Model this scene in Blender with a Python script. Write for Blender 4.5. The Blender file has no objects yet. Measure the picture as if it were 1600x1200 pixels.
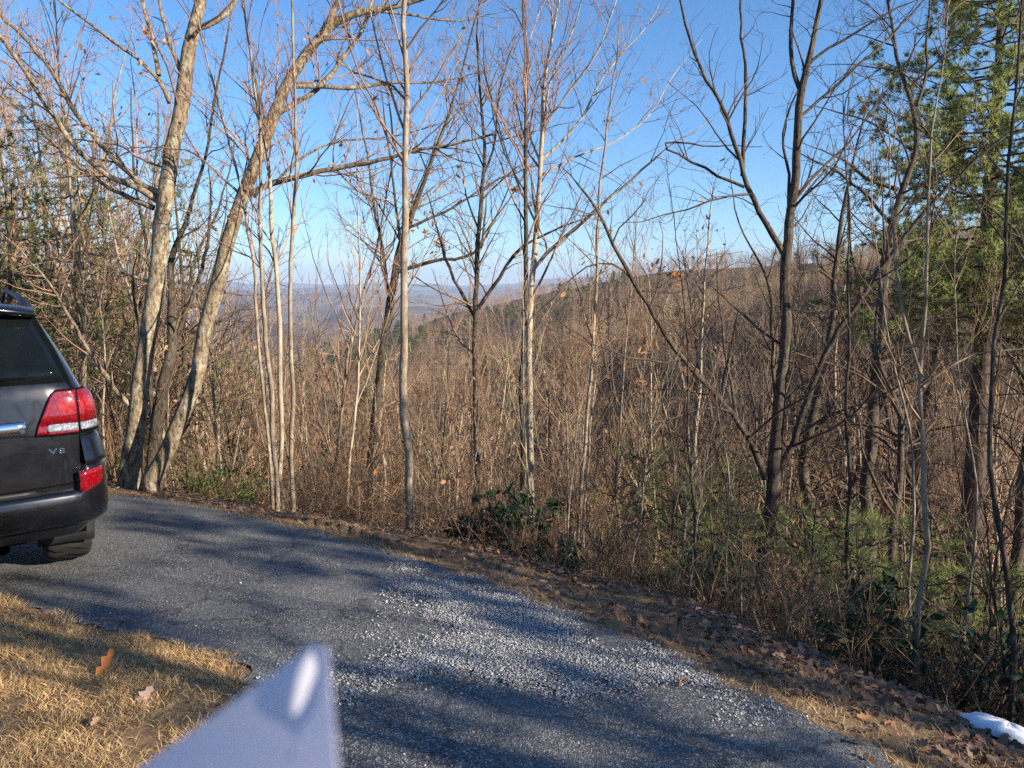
import bpy, math, random
import numpy as np
from mathutils import Matrix, Vector

random.seed(7)
rng = np.random.default_rng(11)
S = bpy.context.scene
COL = S.collection

# ------------------------------------------------------------------ camera
F = 1213.0                      # focal length in pixels of a 1600 wide frame
TH = math.atan(152 / F)
cam_d = bpy.data.cameras.new('camera')
cam = bpy.data.objects.new('camera', cam_d)
COL.objects.link(cam)
cam.location = (0, 0, 1.6)
cam.rotation_euler = (math.pi / 2 - TH, 0, 0)
cam_d.sensor_width = 36
cam_d.lens = 36 * F / 1600
cam_d.clip_start = 0.02
cam_d.clip_end = 60000
cam_d.dof.use_dof = True
cam_d.dof.focus_distance = 6.0
cam_d.dof.aperture_fstop = 8.0
S.camera = cam

# ------------------------------------------------------------------ light
SUN_EL, SUN_AZ = math.radians(21), math.radians(118)     # azimuth clockwise from +Y
sdir = Vector((math.sin(SUN_AZ) * math.cos(SUN_EL), math.cos(SUN_AZ) * math.cos(SUN_EL), math.sin(SUN_EL)))
W = bpy.data.worlds.new('World')
S.world = W
W.use_nodes = True
nt = W.node_tree
nt.nodes.clear()
sky = nt.nodes.new('ShaderNodeTexSky')
sky.sky_type = 'NISHITA'
sky.sun_disc = False
sky.sun_elevation = SUN_EL
sky.sun_rotation = SUN_AZ
sky.altitude = 900
sky.air_density = 1.0
sky.dust_density = 0.35
sky.ozone_density = 5.0
bg = nt.nodes.new('ShaderNodeBackground')
bg.inputs[1].default_value = 0.092
wo = nt.nodes.new('ShaderNodeOutputWorld')
hs = nt.nodes.new('ShaderNodeHueSaturation')
hs.inputs['Saturation'].default_value = 1.12
nt.links.new(sky.outputs[0], hs.inputs['Color'])
nt.links.new(hs.outputs[0], bg.inputs[0])
nt.links.new(bg.outputs[0], wo.inputs[0])
sl = bpy.data.lights.new('sun', 'SUN')
sl.energy = 5.0
sl.angle = math.radians(0.53)
sl.color = (1.0, 0.88, 0.71)
so = bpy.data.objects.new('sun', sl)
COL.objects.link(so)
so.rotation_euler = (-sdir).to_track_quat('-Z', 'Y').to_euler()
so.location = (60, -30, 40)
S.view_settings.view_transform = 'Standard'
S.view_settings.look = 'None'
S.view_settings.exposure = 1.2
S.view_settings.gamma = 1
S.view_settings.use_curve_mapping = False
cy = S.cycles
cy.max_bounces = 5
cy.diffuse_bounces = 2
cy.glossy_bounces = 3
cy.transmission_bounces = 4
cy.transparent_max_bounces = 8
cy.volume_bounces = 0
cy.use_denoising = False
cy.caustics_reflective = False
cy.caustics_refractive = False

# ------------------------------------------------------------------ helpers: tags
def tag(o, label=None, cat=None, group=None, kind=None):
    if label: o['label'] = label
    if cat: o['category'] = cat
    if group: o['group'] = group
    if kind: o['kind'] = kind
    return o

def empty(name, loc=(0, 0, 0), rz=0.0):
    o = bpy.data.objects.new(name, None)
    o.empty_display_size = 0.1
    COL.objects.link(o)
    o.location = loc
    o.rotation_euler = (0, 0, rz)
    return o

def link(name, me, parent=None, mat=None):
    o = bpy.data.objects.new(name, me)
    COL.objects.link(o)
    if parent is not None: o.parent = parent
    if mat is not None and not me.materials: me.materials.append(mat)
    return o

def kids(o):
    return [c for c in list(bpy.data.objects) if c.parent == o]

def tree_of(o):
    return (o, [tree_of(c) for c in kids(o)])

def copy_tree(t, parent=None):
    o, ch = t
    c = o.copy()
    COL.objects.link(c)
    c.parent = parent
    for k in ch: copy_tree(k, c)
    return c

# ------------------------------------------------------------------ helpers: meshes
def mk(name, V, quads=None, tris=None, smooth=False):
    me = bpy.data.meshes.new(name)
    V = np.asarray(V, dtype=np.float32).reshape(-1, 3)
    nq = 0 if quads is None else len(quads)
    ntr = 0 if tris is None else len(tris)
    me.vertices.add(len(V))
    me.vertices.foreach_set('co', V.ravel())
    L = []
    if nq: L.append(np.asarray(quads, dtype=np.int32).ravel())
    if ntr: L.append(np.asarray(tris, dtype=np.int32).ravel())
    L = np.concatenate(L)
    me.loops.add(len(L))
    me.loops.foreach_set('vertex_index', L)
    me.polygons.add(nq + ntr)
    st = np.concatenate([np.arange(nq) * 4, nq * 4 + np.arange(ntr) * 3]).astype(np.int32)
    me.polygons.foreach_set('loop_start', st)
    if smooth:
        me.polygons.foreach_set('use_smooth', np.ones(nq + ntr, dtype=bool))
    me.update(calc_edges=True)
    return me

def nrm(v):
    return v / np.maximum(np.linalg.norm(v, axis=-1, keepdims=True), 1e-9)

def tubes(P, R, k=3, rough=0.0):
    """P (B,N,3) R (B,N) -> verts, quads"""
    B, N, _ = P.shape
    T = np.empty_like(P)
    T[:, 1:-1] = P[:, 2:] - P[:, :-2]
    T[:, 0] = P[:, 1] - P[:, 0]
    T[:, -1] = P[:, -1] - P[:, -2]
    T = nrm(T)
    D = nrm(P[:, -1] - P[:, 0])
    ref = np.cross(D, np.array([0.31, 0.83, 0.11]))
    ref = nrm(ref)[:, None, :]
    U = nrm(ref - (ref * T).sum(-1, keepdims=True) * T)
    Wv = np.cross(T, U)
    a = np.arange(k) * 2 * np.pi / k
    Rr = R[:, :, None] * (1 + (rough * rng.standard_normal((B, N, k)) if rough else 0))
    V = P[:, :, None, :] + Rr[..., None] * (np.cos(a)[None, None, :, None] * U[:, :, None, :] + np.sin(a)[None, None, :, None] * Wv[:, :, None, :])
    idx = np.arange(B * N * k).reshape(B, N, k)
    a0 = idx[:, :-1, :]
    b0 = np.roll(idx, -1, axis=2)[:, :-1, :]
    a1 = idx[:, 1:, :]
    b1 = np.roll(idx, -1, axis=2)[:, 1:, :]
    Q = np.stack([a0, b0, b1, a1], -1).reshape(-1, 4)
    return V.reshape(-1, 3), Q

def join(parts):
    Vs, Qs, o = [], [], 0
    for V, Q in parts:
        Vs.append(V)
        Qs.append(Q + o)
        o += len(V)
    return np.concatenate(Vs), np.concatenate(Qs)

def grow(P, R, dens, t0=0.2, ang=(35, 65), lf=0.5, ll=(0.1, 3.0), npts=5, wig=0.12, up=0.15, rmin=0.002, rs=0.6, taper=0.8, cmax=40, t1=1.0, lin=0.6):
    B, N, _ = P.shape
    seg = np.linalg.norm(P[:, 1:] - P[:, :-1], axis=-1)
    ln = seg.sum(1)
    cnt = np.clip(rng.poisson(ln * dens * (t1 - t0)), 0, cmax)
    idx = np.repeat(np.arange(B), cnt)
    if len(idx) == 0: return np.zeros((0, npts, 3)), np.zeros((0, npts))
    M = len(idx)
    t = t0 + (t1 - t0) * rng.random(M)
    ft = t * (N - 1) * 0.9999
    i0 = ft.astype(int)
    fr = (ft - i0)[:, None]
    p0 = P[idx, i0] * (1 - fr) + P[idx, i0 + 1] * fr
    T = nrm(P[idx, i0 + 1] - P[idx, i0])
    r = R[idx, i0] * (1 - fr[:, 0]) + R[idx, i0 + 1] * fr[:, 0]
    rv = rng.standard_normal((M, 3))
    perp = nrm(rv - (rv * T).sum(-1, keepdims=True) * T)
    a = np.radians(rng.uniform(ang[0], ang[1], M))[:, None]
    d = nrm(np.cos(a) * T + np.sin(a) * perp + np.array([0, 0, up]))
    L = np.clip(ln[idx] * lf * (1 - lin * t) * rng.uniform(0.5, 1.25, M), ll[0], ll[1])
    r0 = np.maximum(np.minimum(r * rs, 0.0028 + L * 0.0085), rmin)
    Q = np.empty((M, npts, 3))
    Q[:, 0] = p0
    for k in range(1, npts):
        d = nrm(d + rng.standard_normal((M, 3)) * wig + np.array([0, 0, up * 0.35]))
        Q[:, k] = Q[:, k - 1] + d * (L / (npts - 1))[:, None]
    rr = np.maximum(r0[:, None] * (1 - taper * np.linspace(0, 1, npts)[None]), rmin * 0.7)
    return Q, rr

def resample(pts, rad, n):
    pts = np.asarray(pts, float)
    rad = np.asarray(rad, float)
    s = np.concatenate([[0], np.cumsum(np.linalg.norm(np.diff(pts, axis=0), axis=1))])
    q = np.linspace(0, s[-1], n)
    # smooth: catmull via cubic-like double sampling
    out = np.stack([np.interp(q, s, pts[:, i]) for i in range(3)], 1)
    o2 = out.copy()
    o2[1:-1] = 0.25 * out[:-2] + 0.5 * out[1:-1] + 0.25 * out[2:]
    return o2, np.interp(q, s, rad)

# ------------------------------------------------------------------ helpers: projection of photo points to real places
def ray(px, py):
    u = (px - 800) / F
    v = (600 - py) / F
    return np.array([u, math.cos(TH) + v * math.sin(TH), -math.sin(TH) + v * math.cos(TH)])

CAM = np.array([0, 0, 1.6])
SL = 0.065

def at(px, py, Y):
    d = ray(px, py)
    return CAM + d * (Y / d[1])

def G(px, py):
    d = ray(px, py)
    t = -(CAM[2] + SL * CAM[1]) / (d[2] + SL * d[1])
    return (CAM + t * d)[:2]

def vnoise(x, y, s, seed=0):
    x = np.asarray(x, float) / s
    y = np.asarray(y, float) / s
    xi = np.floor(x); yi = np.floor(y)
    fx = x - xi; fy = y - yi
    fx = fx * fx * (3 - 2 * fx); fy = fy * fy * (3 - 2 * fy)
    def h(a, b):
        v = np.sin(a * 127.1 + b * 311.7 + seed * 74.7) * 43758.5453
        return v - np.floor(v)
    return (h(xi, yi) * (1 - fx) + h(xi + 1, yi) * fx) * (1 - fy) + (h(xi, yi + 1) * (1 - fx) + h(xi + 1, yi + 1) * fx) * fy - 0.5

# ------------------------------------------------------------------ layout of the road
RE = [(-45, 24), (-30, 20), (-18, 16), (-11, 11.6), (-7, 9.4)] + [tuple(G(*p)) for p in
      [(165, 760), (200, 765), (300, 782), (400, 806), (500, 832), (600, 860), (760, 905), (900, 962), (1000, 1003), (1150, 1078), (1250, 1115), (1400, 1196)]] + \
     [(2.0, 1.9), (2.6, 0.6), (3.3, -1.5), (4.6, -5), (7, -12)]
RE = np.array(RE)
LE = [(-45, 16), (-30, 12.5), (-18, 9.8), (-11, 7.9), (-7, 6.4), (-4.6, 5.35)] + [tuple(G(*p)) for p in
      [(0, 922), (100, 962), (190, 985), (280, 1005), (350, 1030), (385, 1052)]] + \
     [(-1.1, 3.1), (-1.05, 2.6), (-1.2, 1.9), (-1.6, 0.8), (-2.1, -1.0), (-3.4, -5), (-5.5, -12)]
LE = np.array(LE)

def segdist(px, py, poly):
    px = np.asarray(px, float); py = np.asarray(py, float)
    best = np.full(px.shape, 1e18)
    side = np.zeros(px.shape)
    for (x0, y0), (x1, y1) in zip(poly[:-1], poly[1:]):
        dx, dy = x1 - x0, y1 - y0
        t = np.clip(((px - x0) * dx + (py - y0) * dy) / (dx * dx + dy * dy), 0, 1)
        ex, ey = px - (x0 + t * dx), py - (y0 + t * dy)
        d = ex * ex + ey * ey
        cr = dx * (py - y0) - dy * (px - x0)
        m = d < best
        best = np.where(m, d, best)
        side = np.where(m, np.sign(cr), side)
    return np.sqrt(best) * side

def eR(x, y):      # > 0 beyond the outer (downhill) edge
    return segdist(x, y, RE)
def eL(x, y):      # > 0 on the inner (grass) side
    return -segdist(x, y, LE)

def resample2(poly, n, w=None):
    s = np.concatenate([[0], np.cumsum(np.linalg.norm(np.diff(poly, axis=0), axis=1))])
    q = np.linspace(0, s[-1], n)
    return np.stack([np.interp(q, s, poly[:, i]) for i in range(2)], 1)

def plane(x, y):
    return -SL * np.clip(y, -8, 16) - .03 * np.clip(-np.asarray(x, float) - 1.5, 0, 3.5)

RA = [(1900, 110, 380), (1700, 190, 398), (1500, 260, 406), (1250, 340, 412), (1050, 420, 424), (950, 500, 442), (860, 600, 462), (760, 740, 488), (660, 900, 522), (560, 1080, 565)]
RAP = np.array([at(px, py, d) for px, d, py in RA])

def H(x, y):
    x = np.asarray(x, float); y = np.asarray(y, float)
    e = eR(x, y)
    r = np.hypot(x, y)
    a = np.arctan2(x, y)
    ep = np.maximum(e, 0)
    drop = np.where(ep < 1.0, 0.20 * ep, 0.20 + 0.55 * (ep - 1.0))
    drop = np.where(ep > 60, 0.2 + 0.55 * 59 + 0.12 * (ep - 60), drop)
    z = plane(x, y) - drop
    z = z + np.where(e > 0.3, vnoise(x, y, 1.3, 1) * 0.12 + vnoise(x, y, 0.4, 2) * 0.01, vnoise(x, y, 0.5, 2) * 0.015)
    z = z + np.where(ep > 8, np.minimum((ep - 8) / 30, 1) * (vnoise(x, y, 25, 3) * 7 + vnoise(x, y, 9, 4) * 1.5), 0)
    floor = np.interp(r, [0, 150, 900, 3000, 12500], [-400, -46, -120, -230, -260]) + vnoise(x, y, 260, 5) * 30
    z = np.where(e > 20, np.maximum(z, floor), z)
    # inner slope behind the camera rises a little
    il = np.maximum(eL(x, y) - 1.5, 0)
    z = z + np.minimum(il * 0.10, 6) * (e < 0)
    m = (y > 0) & (r > 40)
    # spur on the right
    if m.any():
        xm, ym = x[m], y[m]
        best = np.full(xm.shape, 1e9); hz = np.zeros(xm.shape)
        for p, q in zip(RAP[:-1], RAP[1:]):
            d = q - p
            t = np.clip(((xm - p[0]) * d[0] + (ym - p[1]) * d[1]) / (d[0] ** 2 + d[1] ** 2), 0, 1)
            dd = np.hypot(xm - p[0] - t * d[0], ym - p[1] - t * d[1])
            k = dd < best
            best = np.where(k, dd, best)
            hz = np.where(k, p[2] + t * d[2], hz)
        n = vnoise(xm, ym, 90, 6) * 26 + vnoise(xm, ym, 35, 7) * 8
        ridge = hz - 0.33 * np.sqrt(best ** 2 + 400) + 6.6 + n * np.clip(best / 120, 0.1, 1)
        z[m] = np.maximum(z[m], ridge)
        am, rm = a[m], r[m]
        for r0, w, py, amp, ns, sd in [(1500, 420, 512, 26, .16, 10), (2500, 600, 484, 40, .12, 11), (4300, 900, 466, 55, .13, 12), (6800, 1300, 455, 60, .10, 13), (10300, 1500, 440, 75, .075, 14)]:
            cr = 1.6 - (py - 449) / F * r0 + (vnoise(am, am * 0, ns, sd) * 1.5 + vnoise(am, am * 0, ns / 3, sd) * 0.7) * amp
            base = np.interp(rm, [0, 900, 3000, 12500], [-60, -120, -230, -260])
            rr0 = r0 * (1 + 0.12 * vnoise(am, am * 0, 0.2, sd + 5))
            g = np.exp(-((rm - rr0) / w) ** 2)
            hh = base + (cr - base) * g + vnoise(xm, ym, w * .35, sd) * w * .09 * (1 - g * .8)
            z[m] = np.where(rm > r0 - 2.5 * w, np.maximum(z[m], hh), z[m])
    return z

def Hs(x, y):
    return float(H(np.array([x]), np.array([y]))[0])

# ------------------------------------------------------------------ materials
def mat(name, rough=0.8, spec=0.3, **kw):
    m = bpy.data.materials.new(name)
    m.use_nodes = True
    b = m.node_tree.nodes['Principled BSDF']
    b.inputs['Roughness'].default_value = rough
    b.inputs['Specular IOR Level'].default_value = spec
    for k, v in kw.items():
        b.inputs[k.replace('_', ' ')].default_value = v
    return m, m.node_tree, b

def N(t, typ, **kw):
    n = t.nodes.new(typ)
    for k, v in kw.items():
        if isinstance(k, str) and k.startswith('i_'):
            n.inputs[k[2:].replace('_', ' ')].default_value = v
        else: setattr(n, k, v)
    return n

def ramp(t, fac, stops):
    r = t.nodes.new('ShaderNodeValToRGB')
    els = r.color_ramp.elements
    while len(els) > 1: els.remove(els[-1])
    els[0].position = stops[0][0]; els[0].color = (*stops[0][1], 1)
    for p, c in stops[1:]:
        e = els.new(p); e.color = (*c, 1)
    t.links.new(fac, r.inputs[0])
    return r.outputs[0]

def noise(t, scale, detail=4, rough=0.6, vec=None, sc=None):
    n = t.nodes.new('ShaderNodeTexNoise')
    n.inputs['Scale'].default_value = scale
    n.inputs['Detail'].default_value = detail
    n.inputs['Roughness'].default_value = rough
    g = t.nodes.new('ShaderNodeTexCoord')
    src = g.outputs['Object']
    if sc:
        mp = t.nodes.new('ShaderNodeMapping')
        mp.inputs['Scale'].default_value = sc
        t.links.new(src, mp.inputs[0]); src = mp.outputs[0]
    t.links.new(src, n.inputs['Vector'])
    return n.outputs['Fac']

def mixc(t, fac, a, b, typ='MIX'):
    m = t.nodes.new('ShaderNodeMix')
    m.data_type = 'RGBA'; m.blend_type = typ
    if isinstance(fac, float): m.inputs[0].default_value = fac
    else: t.links.new(fac, m.inputs[0])
    for i, v in ((6, a), (7, b)):
        if isinstance(v, tuple): m.inputs[i].default_value = (*v, 1)
        else: t.links.new(v, m.inputs[i])
    return m.outputs[2]

def bump(t, b, h, strength=0.5, dist=0.01):
    n = t.nodes.new('ShaderNodeBump')
    n.inputs['Strength'].default_value = strength
    n.inputs['Distance'].default_value = dist
    t.links.new(h, n.inputs['Height'])
    t.links.new(n.outputs[0], b.inputs['Normal'])

def bark(name, c1, c2, c3=None, sc=14, st=0.9, zs=.4):
    m, t, b = mat(name, 0.9, 0.15)
    f = noise(t, sc, 7, 0.75, sc=(1, 1, zs))
    col = ramp(t, f, [(0.38, c1), (0.58, c2)])
    if c3:
        l = noise(t, 9, 5, 0.7, sc=(1, 1, 0.6))
        lm = ramp(t, l, [(0.54, (0, 0, 0)), (0.62, (1, 1, 1))])
        col = mixc(t, lm, col, c3)
    t.links.new(col, b.inputs['Base Color'])
    bump(t, b, f, st, 0.035)
    return m

M = {}
M['bark_oak'] = bark('bark_oak', (0.055, 0.04, 0.028), (0.36, 0.28, 0.19), (0.42, 0.39, 0.28), 26)
M['bark_grey'] = bark('bark_grey', (0.16, 0.12, 0.09), (0.34, 0.27, 0.19), (0.40, 0.34, 0.26), 18, 0.5)
M['bark_pale'] = bark('bark_pale', (0.26, 0.21, 0.15), (0.48, 0.40, 0.29), None, 12, 0.4)
M['bark_dark'] = bark('bark_dark', (0.035, 0.028, 0.022), (0.13, 0.10, 0.075), (0.15, 0.14, 0.10), 28)
M['bark_pine'] = bark('bark_pine', (0.035, 0.026, 0.022), (0.12, 0.09, 0.075), None, 22)
def flat(name, a, b_, sc=3, rough=0.85, spec=0.2):
    m, t, b = mat(name, rough, spec)
    t.links.new(ramp(t, noise(t, sc, 3), [(0.35, a), (0.65, b_)]), b.inputs['Base Color'])
    return m
M['twig'] = flat('twig', (0.14, 0.085, 0.052), (0.38, 0.25, 0.15))
M['twig_red'] = flat('twig_red', (0.18, 0.10, 0.068), (0.40, 0.245, 0.155))
M['twig_dark'] = flat('twig_dark', (0.055, 0.04, 0.03), (0.14, 0.10, 0.07))
M['twig_pale'] = flat('twig_pale', (0.28, 0.20, 0.125), (0.52, 0.39, 0.25))

def leafmat(name, stops, rough=0.7, trans=0.3, spec=0.3, sc=None):
    m, t, b = mat(name, rough, spec)
    if sc is None:
        g = t.nodes.new('ShaderNodeNewGeometry')
        f = g.outputs['Random Per Island']
    else: f = noise(t, sc, 3)
    col = ramp(t, f, stops)
    t.links.new(col, b.inputs['Base Color'])
    if trans:
        tr = t.nodes.new('ShaderNodeBsdfTranslucent')
        t.links.new(col, tr.inputs[0])
        mx = t.nodes.new('ShaderNodeMixShader')
        mx.inputs[0].default_value = trans
        out = [n for n in t.nodes if n.type == 'OUTPUT_MATERIAL'][0]
        t.links.new(b.outputs[0], mx.inputs[1])
        t.links.new(tr.outputs[0], mx.inputs[2])
        t.links.new(mx.outputs[0], out.inputs[0])
    return m
M['dead_leaf'] = leafmat('dead_leaf', [(0, (0.20, 0.075, 0.03)), (0.5, (0.42, 0.19, 0.075)), (1, (0.55, 0.36, 0.20))], 0.6, 0.35)
M['tan_leaf'] = leafmat('tan_leaf', [(0, (0.40, 0.20, 0.10)), (0.5, (0.55, 0.36, 0.20)), (1, (0.62, 0.46, 0.30))], 0.6, 0.35)
M['litter'] = leafmat('litter', [(0, (0.07, 0.04, 0.026)), (0.4, (0.17, 0.10, 0.065)), (0.8, (0.27, 0.175, 0.115)), (0.96, (0.33, 0.15, 0.07)), (1, (0.48, 0.38, 0.28))], 0.65, 0.1)
M['dry_grass'] = leafmat('dry_grass', [(0, (0.40, 0.23, 0.10)), (0.5, (0.68, 0.45, 0.21)), (0.90, (0.82, 0.62, 0.36)), (0.94, (0.30, 0.20, 0.11)), (1, (0.24, 0.27, 0.09))], 0.6, 0.3)
M['verge_grass'] = leafmat('verge_grass', [(0, (0.30, 0.19, 0.10)), (0.6, (0.54, 0.38, 0.21)), (0.9, (0.64, 0.49, 0.30)), (1, (0.14, 0.18, 0.06))], 0.7, 0.25)
M['needle'] = leafmat('needle', [(0, (0.12, 0.16, 0.045)), (0.6, (0.36, 0.40, 0.13)), (1, (0.60, 0.60, 0.26))], 0.5, 0.5)
M['needle_dark'] = leafmat('needle_dark', [(0, (0.06, 0.09, 0.03)), (0.6, (0.13, 0.17, 0.06)), (1, (0.22, 0.25, 0.10))], 0.5, 0.35)
M['needle_young'] = leafmat('needle_young', [(0, (0.18, 0.24, 0.06)), (0.6, (0.36, 0.42, 0.13)), (1, (0.55, 0.56, 0.24))], 0.5, 0.5)
M['laurel'] = leafmat('laurel', [(0, (0.012, 0.03, 0.012)), (0.7, (0.03, 0.065, 0.022)), (1, (0.06, 0.10, 0.03))], 0.5, 0.08, 0.3)
M['green_shoot'] = leafmat('green_shoot', [(0, (0.06, 0.12, 0.02)), (1, (0.20, 0.26, 0.06))], 0.5, 0.3)
M['stone'] = leafmat('stone', [(0, (0.07, 0.072, 0.075)), (0.35, (0.28, 0.282, 0.285)), (0.8, (0.50, 0.495, 0.48)), (1, (0.66, 0.65, 0.62))], 0.8, 0)

# ground: leaf-strewn soil near, forested hills far
m, t, b = mat('ground_soil', 1.0, 0.05)
n1 = noise(t, 22, 6, 0.75)
n2 = noise(t, 1.4, 4, 0.6)
near = ramp(t, n1, [(0.30, (0.06, 0.038, 0.023)), (0.5, (0.22, 0.14, 0.085)), (0.72, (0.42, 0.29, 0.17))])
near = mixc(t, 0.35, near, ramp(t, n2, [(0.35, (0.12, 0.07, 0.04)), (0.65, (0.34, 0.24, 0.13))]))
f1 = noise(t, 0.25, 9, 0.78)
f2 = noise(t, 0.008, 6, 0.65)
far = ramp(t, f1, [(0.36, (0.05, 0.036, 0.028)), (0.5, (0.22, 0.15, 0.10)), (0.66, (0.42, 0.30, 0.20))])
far = mixc(t, ramp(t, f2, [(0.45, (0, 0, 0)), (0.62, (1, 1, 1))]), far, ramp(t, f1, [(0.3, (0.06, 0.045, 0.04)), (0.7, (0.15, 0.12, 0.10))]))
pn = ramp(t, noise(t, 0.012, 6, 0.75), [(0.56, (0, 0, 0)), (0.66, (1, 1, 1))])
far = mixc(t, pn, far, (0.035, 0.045, 0.03))
g = t.nodes.new('ShaderNodeTexCoord')
vl = t.nodes.new('ShaderNodeVectorMath'); vl.operation = 'LENGTH'
t.links.new(g.outputs['Object'], vl.inputs[0])
mr = t.nodes.new('ShaderNodeMapRange')
mr.inputs[1].default_value = 25; mr.inputs[2].default_value = 80
t.links.new(vl.outputs['Value'], mr.inputs[0])
t.links.new(mixc(t, mr.outputs[0], near, far), b.inputs['Base Color'])
bn = t.nodes.new('ShaderNodeBump'); bn.inputs['Strength'].default_value = 0.6; bn.inputs['Distance'].default_value = 0.03
t.links.new(n1, bn.inputs['Height'])
bf = t.nodes.new('ShaderNodeBump'); bf.inputs['Strength'].default_value = 1.0; bf.inputs['Distance'].default_value = 3.0
mu = t.nodes.new('ShaderNodeMath'); mu.operation = 'MULTIPLY'
t.links.new(f1, mu.inputs[0]); t.links.new(mr.outputs[0], mu.inputs[1])
t.links.new(mu.outputs[0], bf.inputs['Height']); t.links.new(bn.outputs[0], bf.inputs['Normal'])
t.links.new(bf.outputs[0], b.inputs['Normal'])
M['ground'] = m

# asphalt with visible chips
m, t, b = mat('asphalt', 0.85, 0.35)
g = t.nodes.new('ShaderNodeTexCoord')
vo = t.nodes.new('ShaderNodeTexVoronoi'); vo.inputs['Scale'].default_value = 165
t.links.new(g.outputs['Object'], vo.inputs['Vector'])
sepc = t.nodes.new('ShaderNodeSeparateColor'); t.links.new(vo.outputs['Color'], sepc.inputs[0])
chips = ramp(t, sepc.outputs[0], [(0.0, (0.025, 0.027, 0.031)), (0.5, (0.065, 0.067, 0.071)), (0.8, (0.155, 0.153, 0.15)), (1.0, (0.50, 0.49, 0.46))])
worn = noise(t, 1.1, 5, 0.65)
col = mixc(t, ramp(t, worn, [(0.35, (0.0, 0.0, 0.0)), (0.7, (0.75, 0.75, 0.75))]), chips, ramp(t, sepc.outputs[1], [(0, (0.09, 0.092, 0.095)), (0.7, (0.18, 0.178, 0.17)), (1, (0.45, 0.44, 0.41))]))
vc = t.nodes.new('ShaderNodeTexVoronoi'); vc.feature = 'DISTANCE_TO_EDGE'; vc.inputs['Scale'].default_value = 1.3
wn = t.nodes.new('ShaderNodeTexNoise'); wn.inputs['Scale'].default_value = 3; wn.inputs['Detail'].default_value = 5
t.links.new(g.outputs['Object'], wn.inputs['Vector'])
vm = t.nodes.new('ShaderNodeMix'); vm.data_type = 'VECTOR'; vm.inputs[0].default_value = 0.35
t.links.new(g.outputs['Object'], vm.inputs[4]); t.links.new(wn.outputs['Color'], vm.inputs[5])
t.links.new(vm.outputs[1], vc.inputs['Vector'])
crk = ramp(t, vc.outputs['Distance'], [(0.0, (0.45, 0.45, 0.45)), (0.012, (1, 1, 1))])
col = mixc(t, 1.0, col, crk, 'MULTIPLY')
t.links.new(col, b.inputs['Base Color'])
bump(t, b, vo.outputs['Distance'], 0.6, 0.004)
M['asphalt'] = m

m, t, b = mat('gravel_bed', 0.9, 0.2)
g = t.nodes.new('ShaderNodeTexCoord')
vo = t.nodes.new('ShaderNodeTexVoronoi'); vo.inputs['Scale'].default_value = 110
t.links.new(g.outputs['Object'], vo.inputs['Vector'])
sepc = t.nodes.new('ShaderNodeSeparateColor'); t.links.new(vo.outputs['Color'], sepc.inputs[0])
t.links.new(ramp(t, sepc.outputs[0], [(0, (0.07, 0.072, 0.075)), (0.6, (0.24, 0.24, 0.24)), (1, (0.50, 0.49, 0.47))]), b.inputs['Base Color'])
bump(t, b, vo.outputs['Distance'], 1.0, 0.012)
M['gravel'] = m

# ------------------------------------------------------------------ ground sheet
def build_ground():
    r1 = 0.3 * np.exp(np.arange(0, math.log(16 / 0.3), 0.019))
    r2 = 16 * np.exp(np.arange(0.03, math.log(12400 / 16), 0.034))
    R_ = np.concatenate([r1, r2])
    A = np.concatenate([np.linspace(-46, 46, 440), np.linspace(48, 312, 105)])
    A = np.radians(A)
    rr, aa = np.meshgrid(R_, A, indexing='ij')
    x = rr * np.sin(aa); y = rr * np.cos(aa)
    z = H(x.ravel(), y.ravel()).reshape(x.shape)
    e = eR(x.ravel(), y.ravel()).reshape(x.shape)
    l = eL(x.ravel(), y.ravel()).reshape(x.shape)
    z = z - 0.035 * np.clip((np.minimum(-e, -l) - .03) / 0.06, 0, 1)
    V = np.stack([x, y, z], -1).reshape(-1, 3)
    n, k = x.shape
    idx = np.arange(n * k).reshape(n, k)
    j = np.roll(idx, -1, axis=1)
    Q = np.stack([idx[:-1], idx[1:], j[1:], j[:-1]], -1).reshape(-1, 4)
    V = np.concatenate([V, [[0, 0, float(z[0].mean())]]])
    c = len(V) - 1
    T = np.stack([idx[0], j[0], np.full(k, c)], -1)
    o = link('ground', mk('ground', V, Q[:, ::-1], T[:, ::-1], smooth=True), None, M['ground'])
    tag(o, kind='structure', label='leaf covered ground falling from the road edge to wooded hills and distant ridges')
build_ground()

def strip(name, A, B_, nx, dz, mtl, jit=0.02):
    n = len(A)
    t = np.linspace(0, 1, nx)[None, :, None]
    P = A[:, None, :] * (1 - t) + B_[:, None, :] * t
    P = P.copy()
    P[:, 0] += rng.normal(0, jit, (n, 2)); P[:, -1] += rng.normal(0, jit, (n, 2))
    z = plane(P[..., 0], P[..., 1]) + vnoise(P[..., 0], P[..., 1], 1.7, 9) * 0.012 + dz
    V = np.concatenate([P, z[..., None]], -1)
    idx = np.arange(n * nx).reshape(n, nx)
    Q = np.stack([idx[:-1, :-1], idx[:-1, 1:], idx[1:, 1:], idx[1:, :-1]], -1).reshape(-1, 4)
    return link(name, mk(name, V, Q, smooth=True), None, mtl)
ra, la = resample2(RE, 900), resample2(LE, 900)
# match far end and near end by index
road = strip('road', ra, la, 26, 0.006, M['asphalt'])
tag(road, kind='structure', label='worn grey asphalt drive curving left with loose chips')

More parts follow.
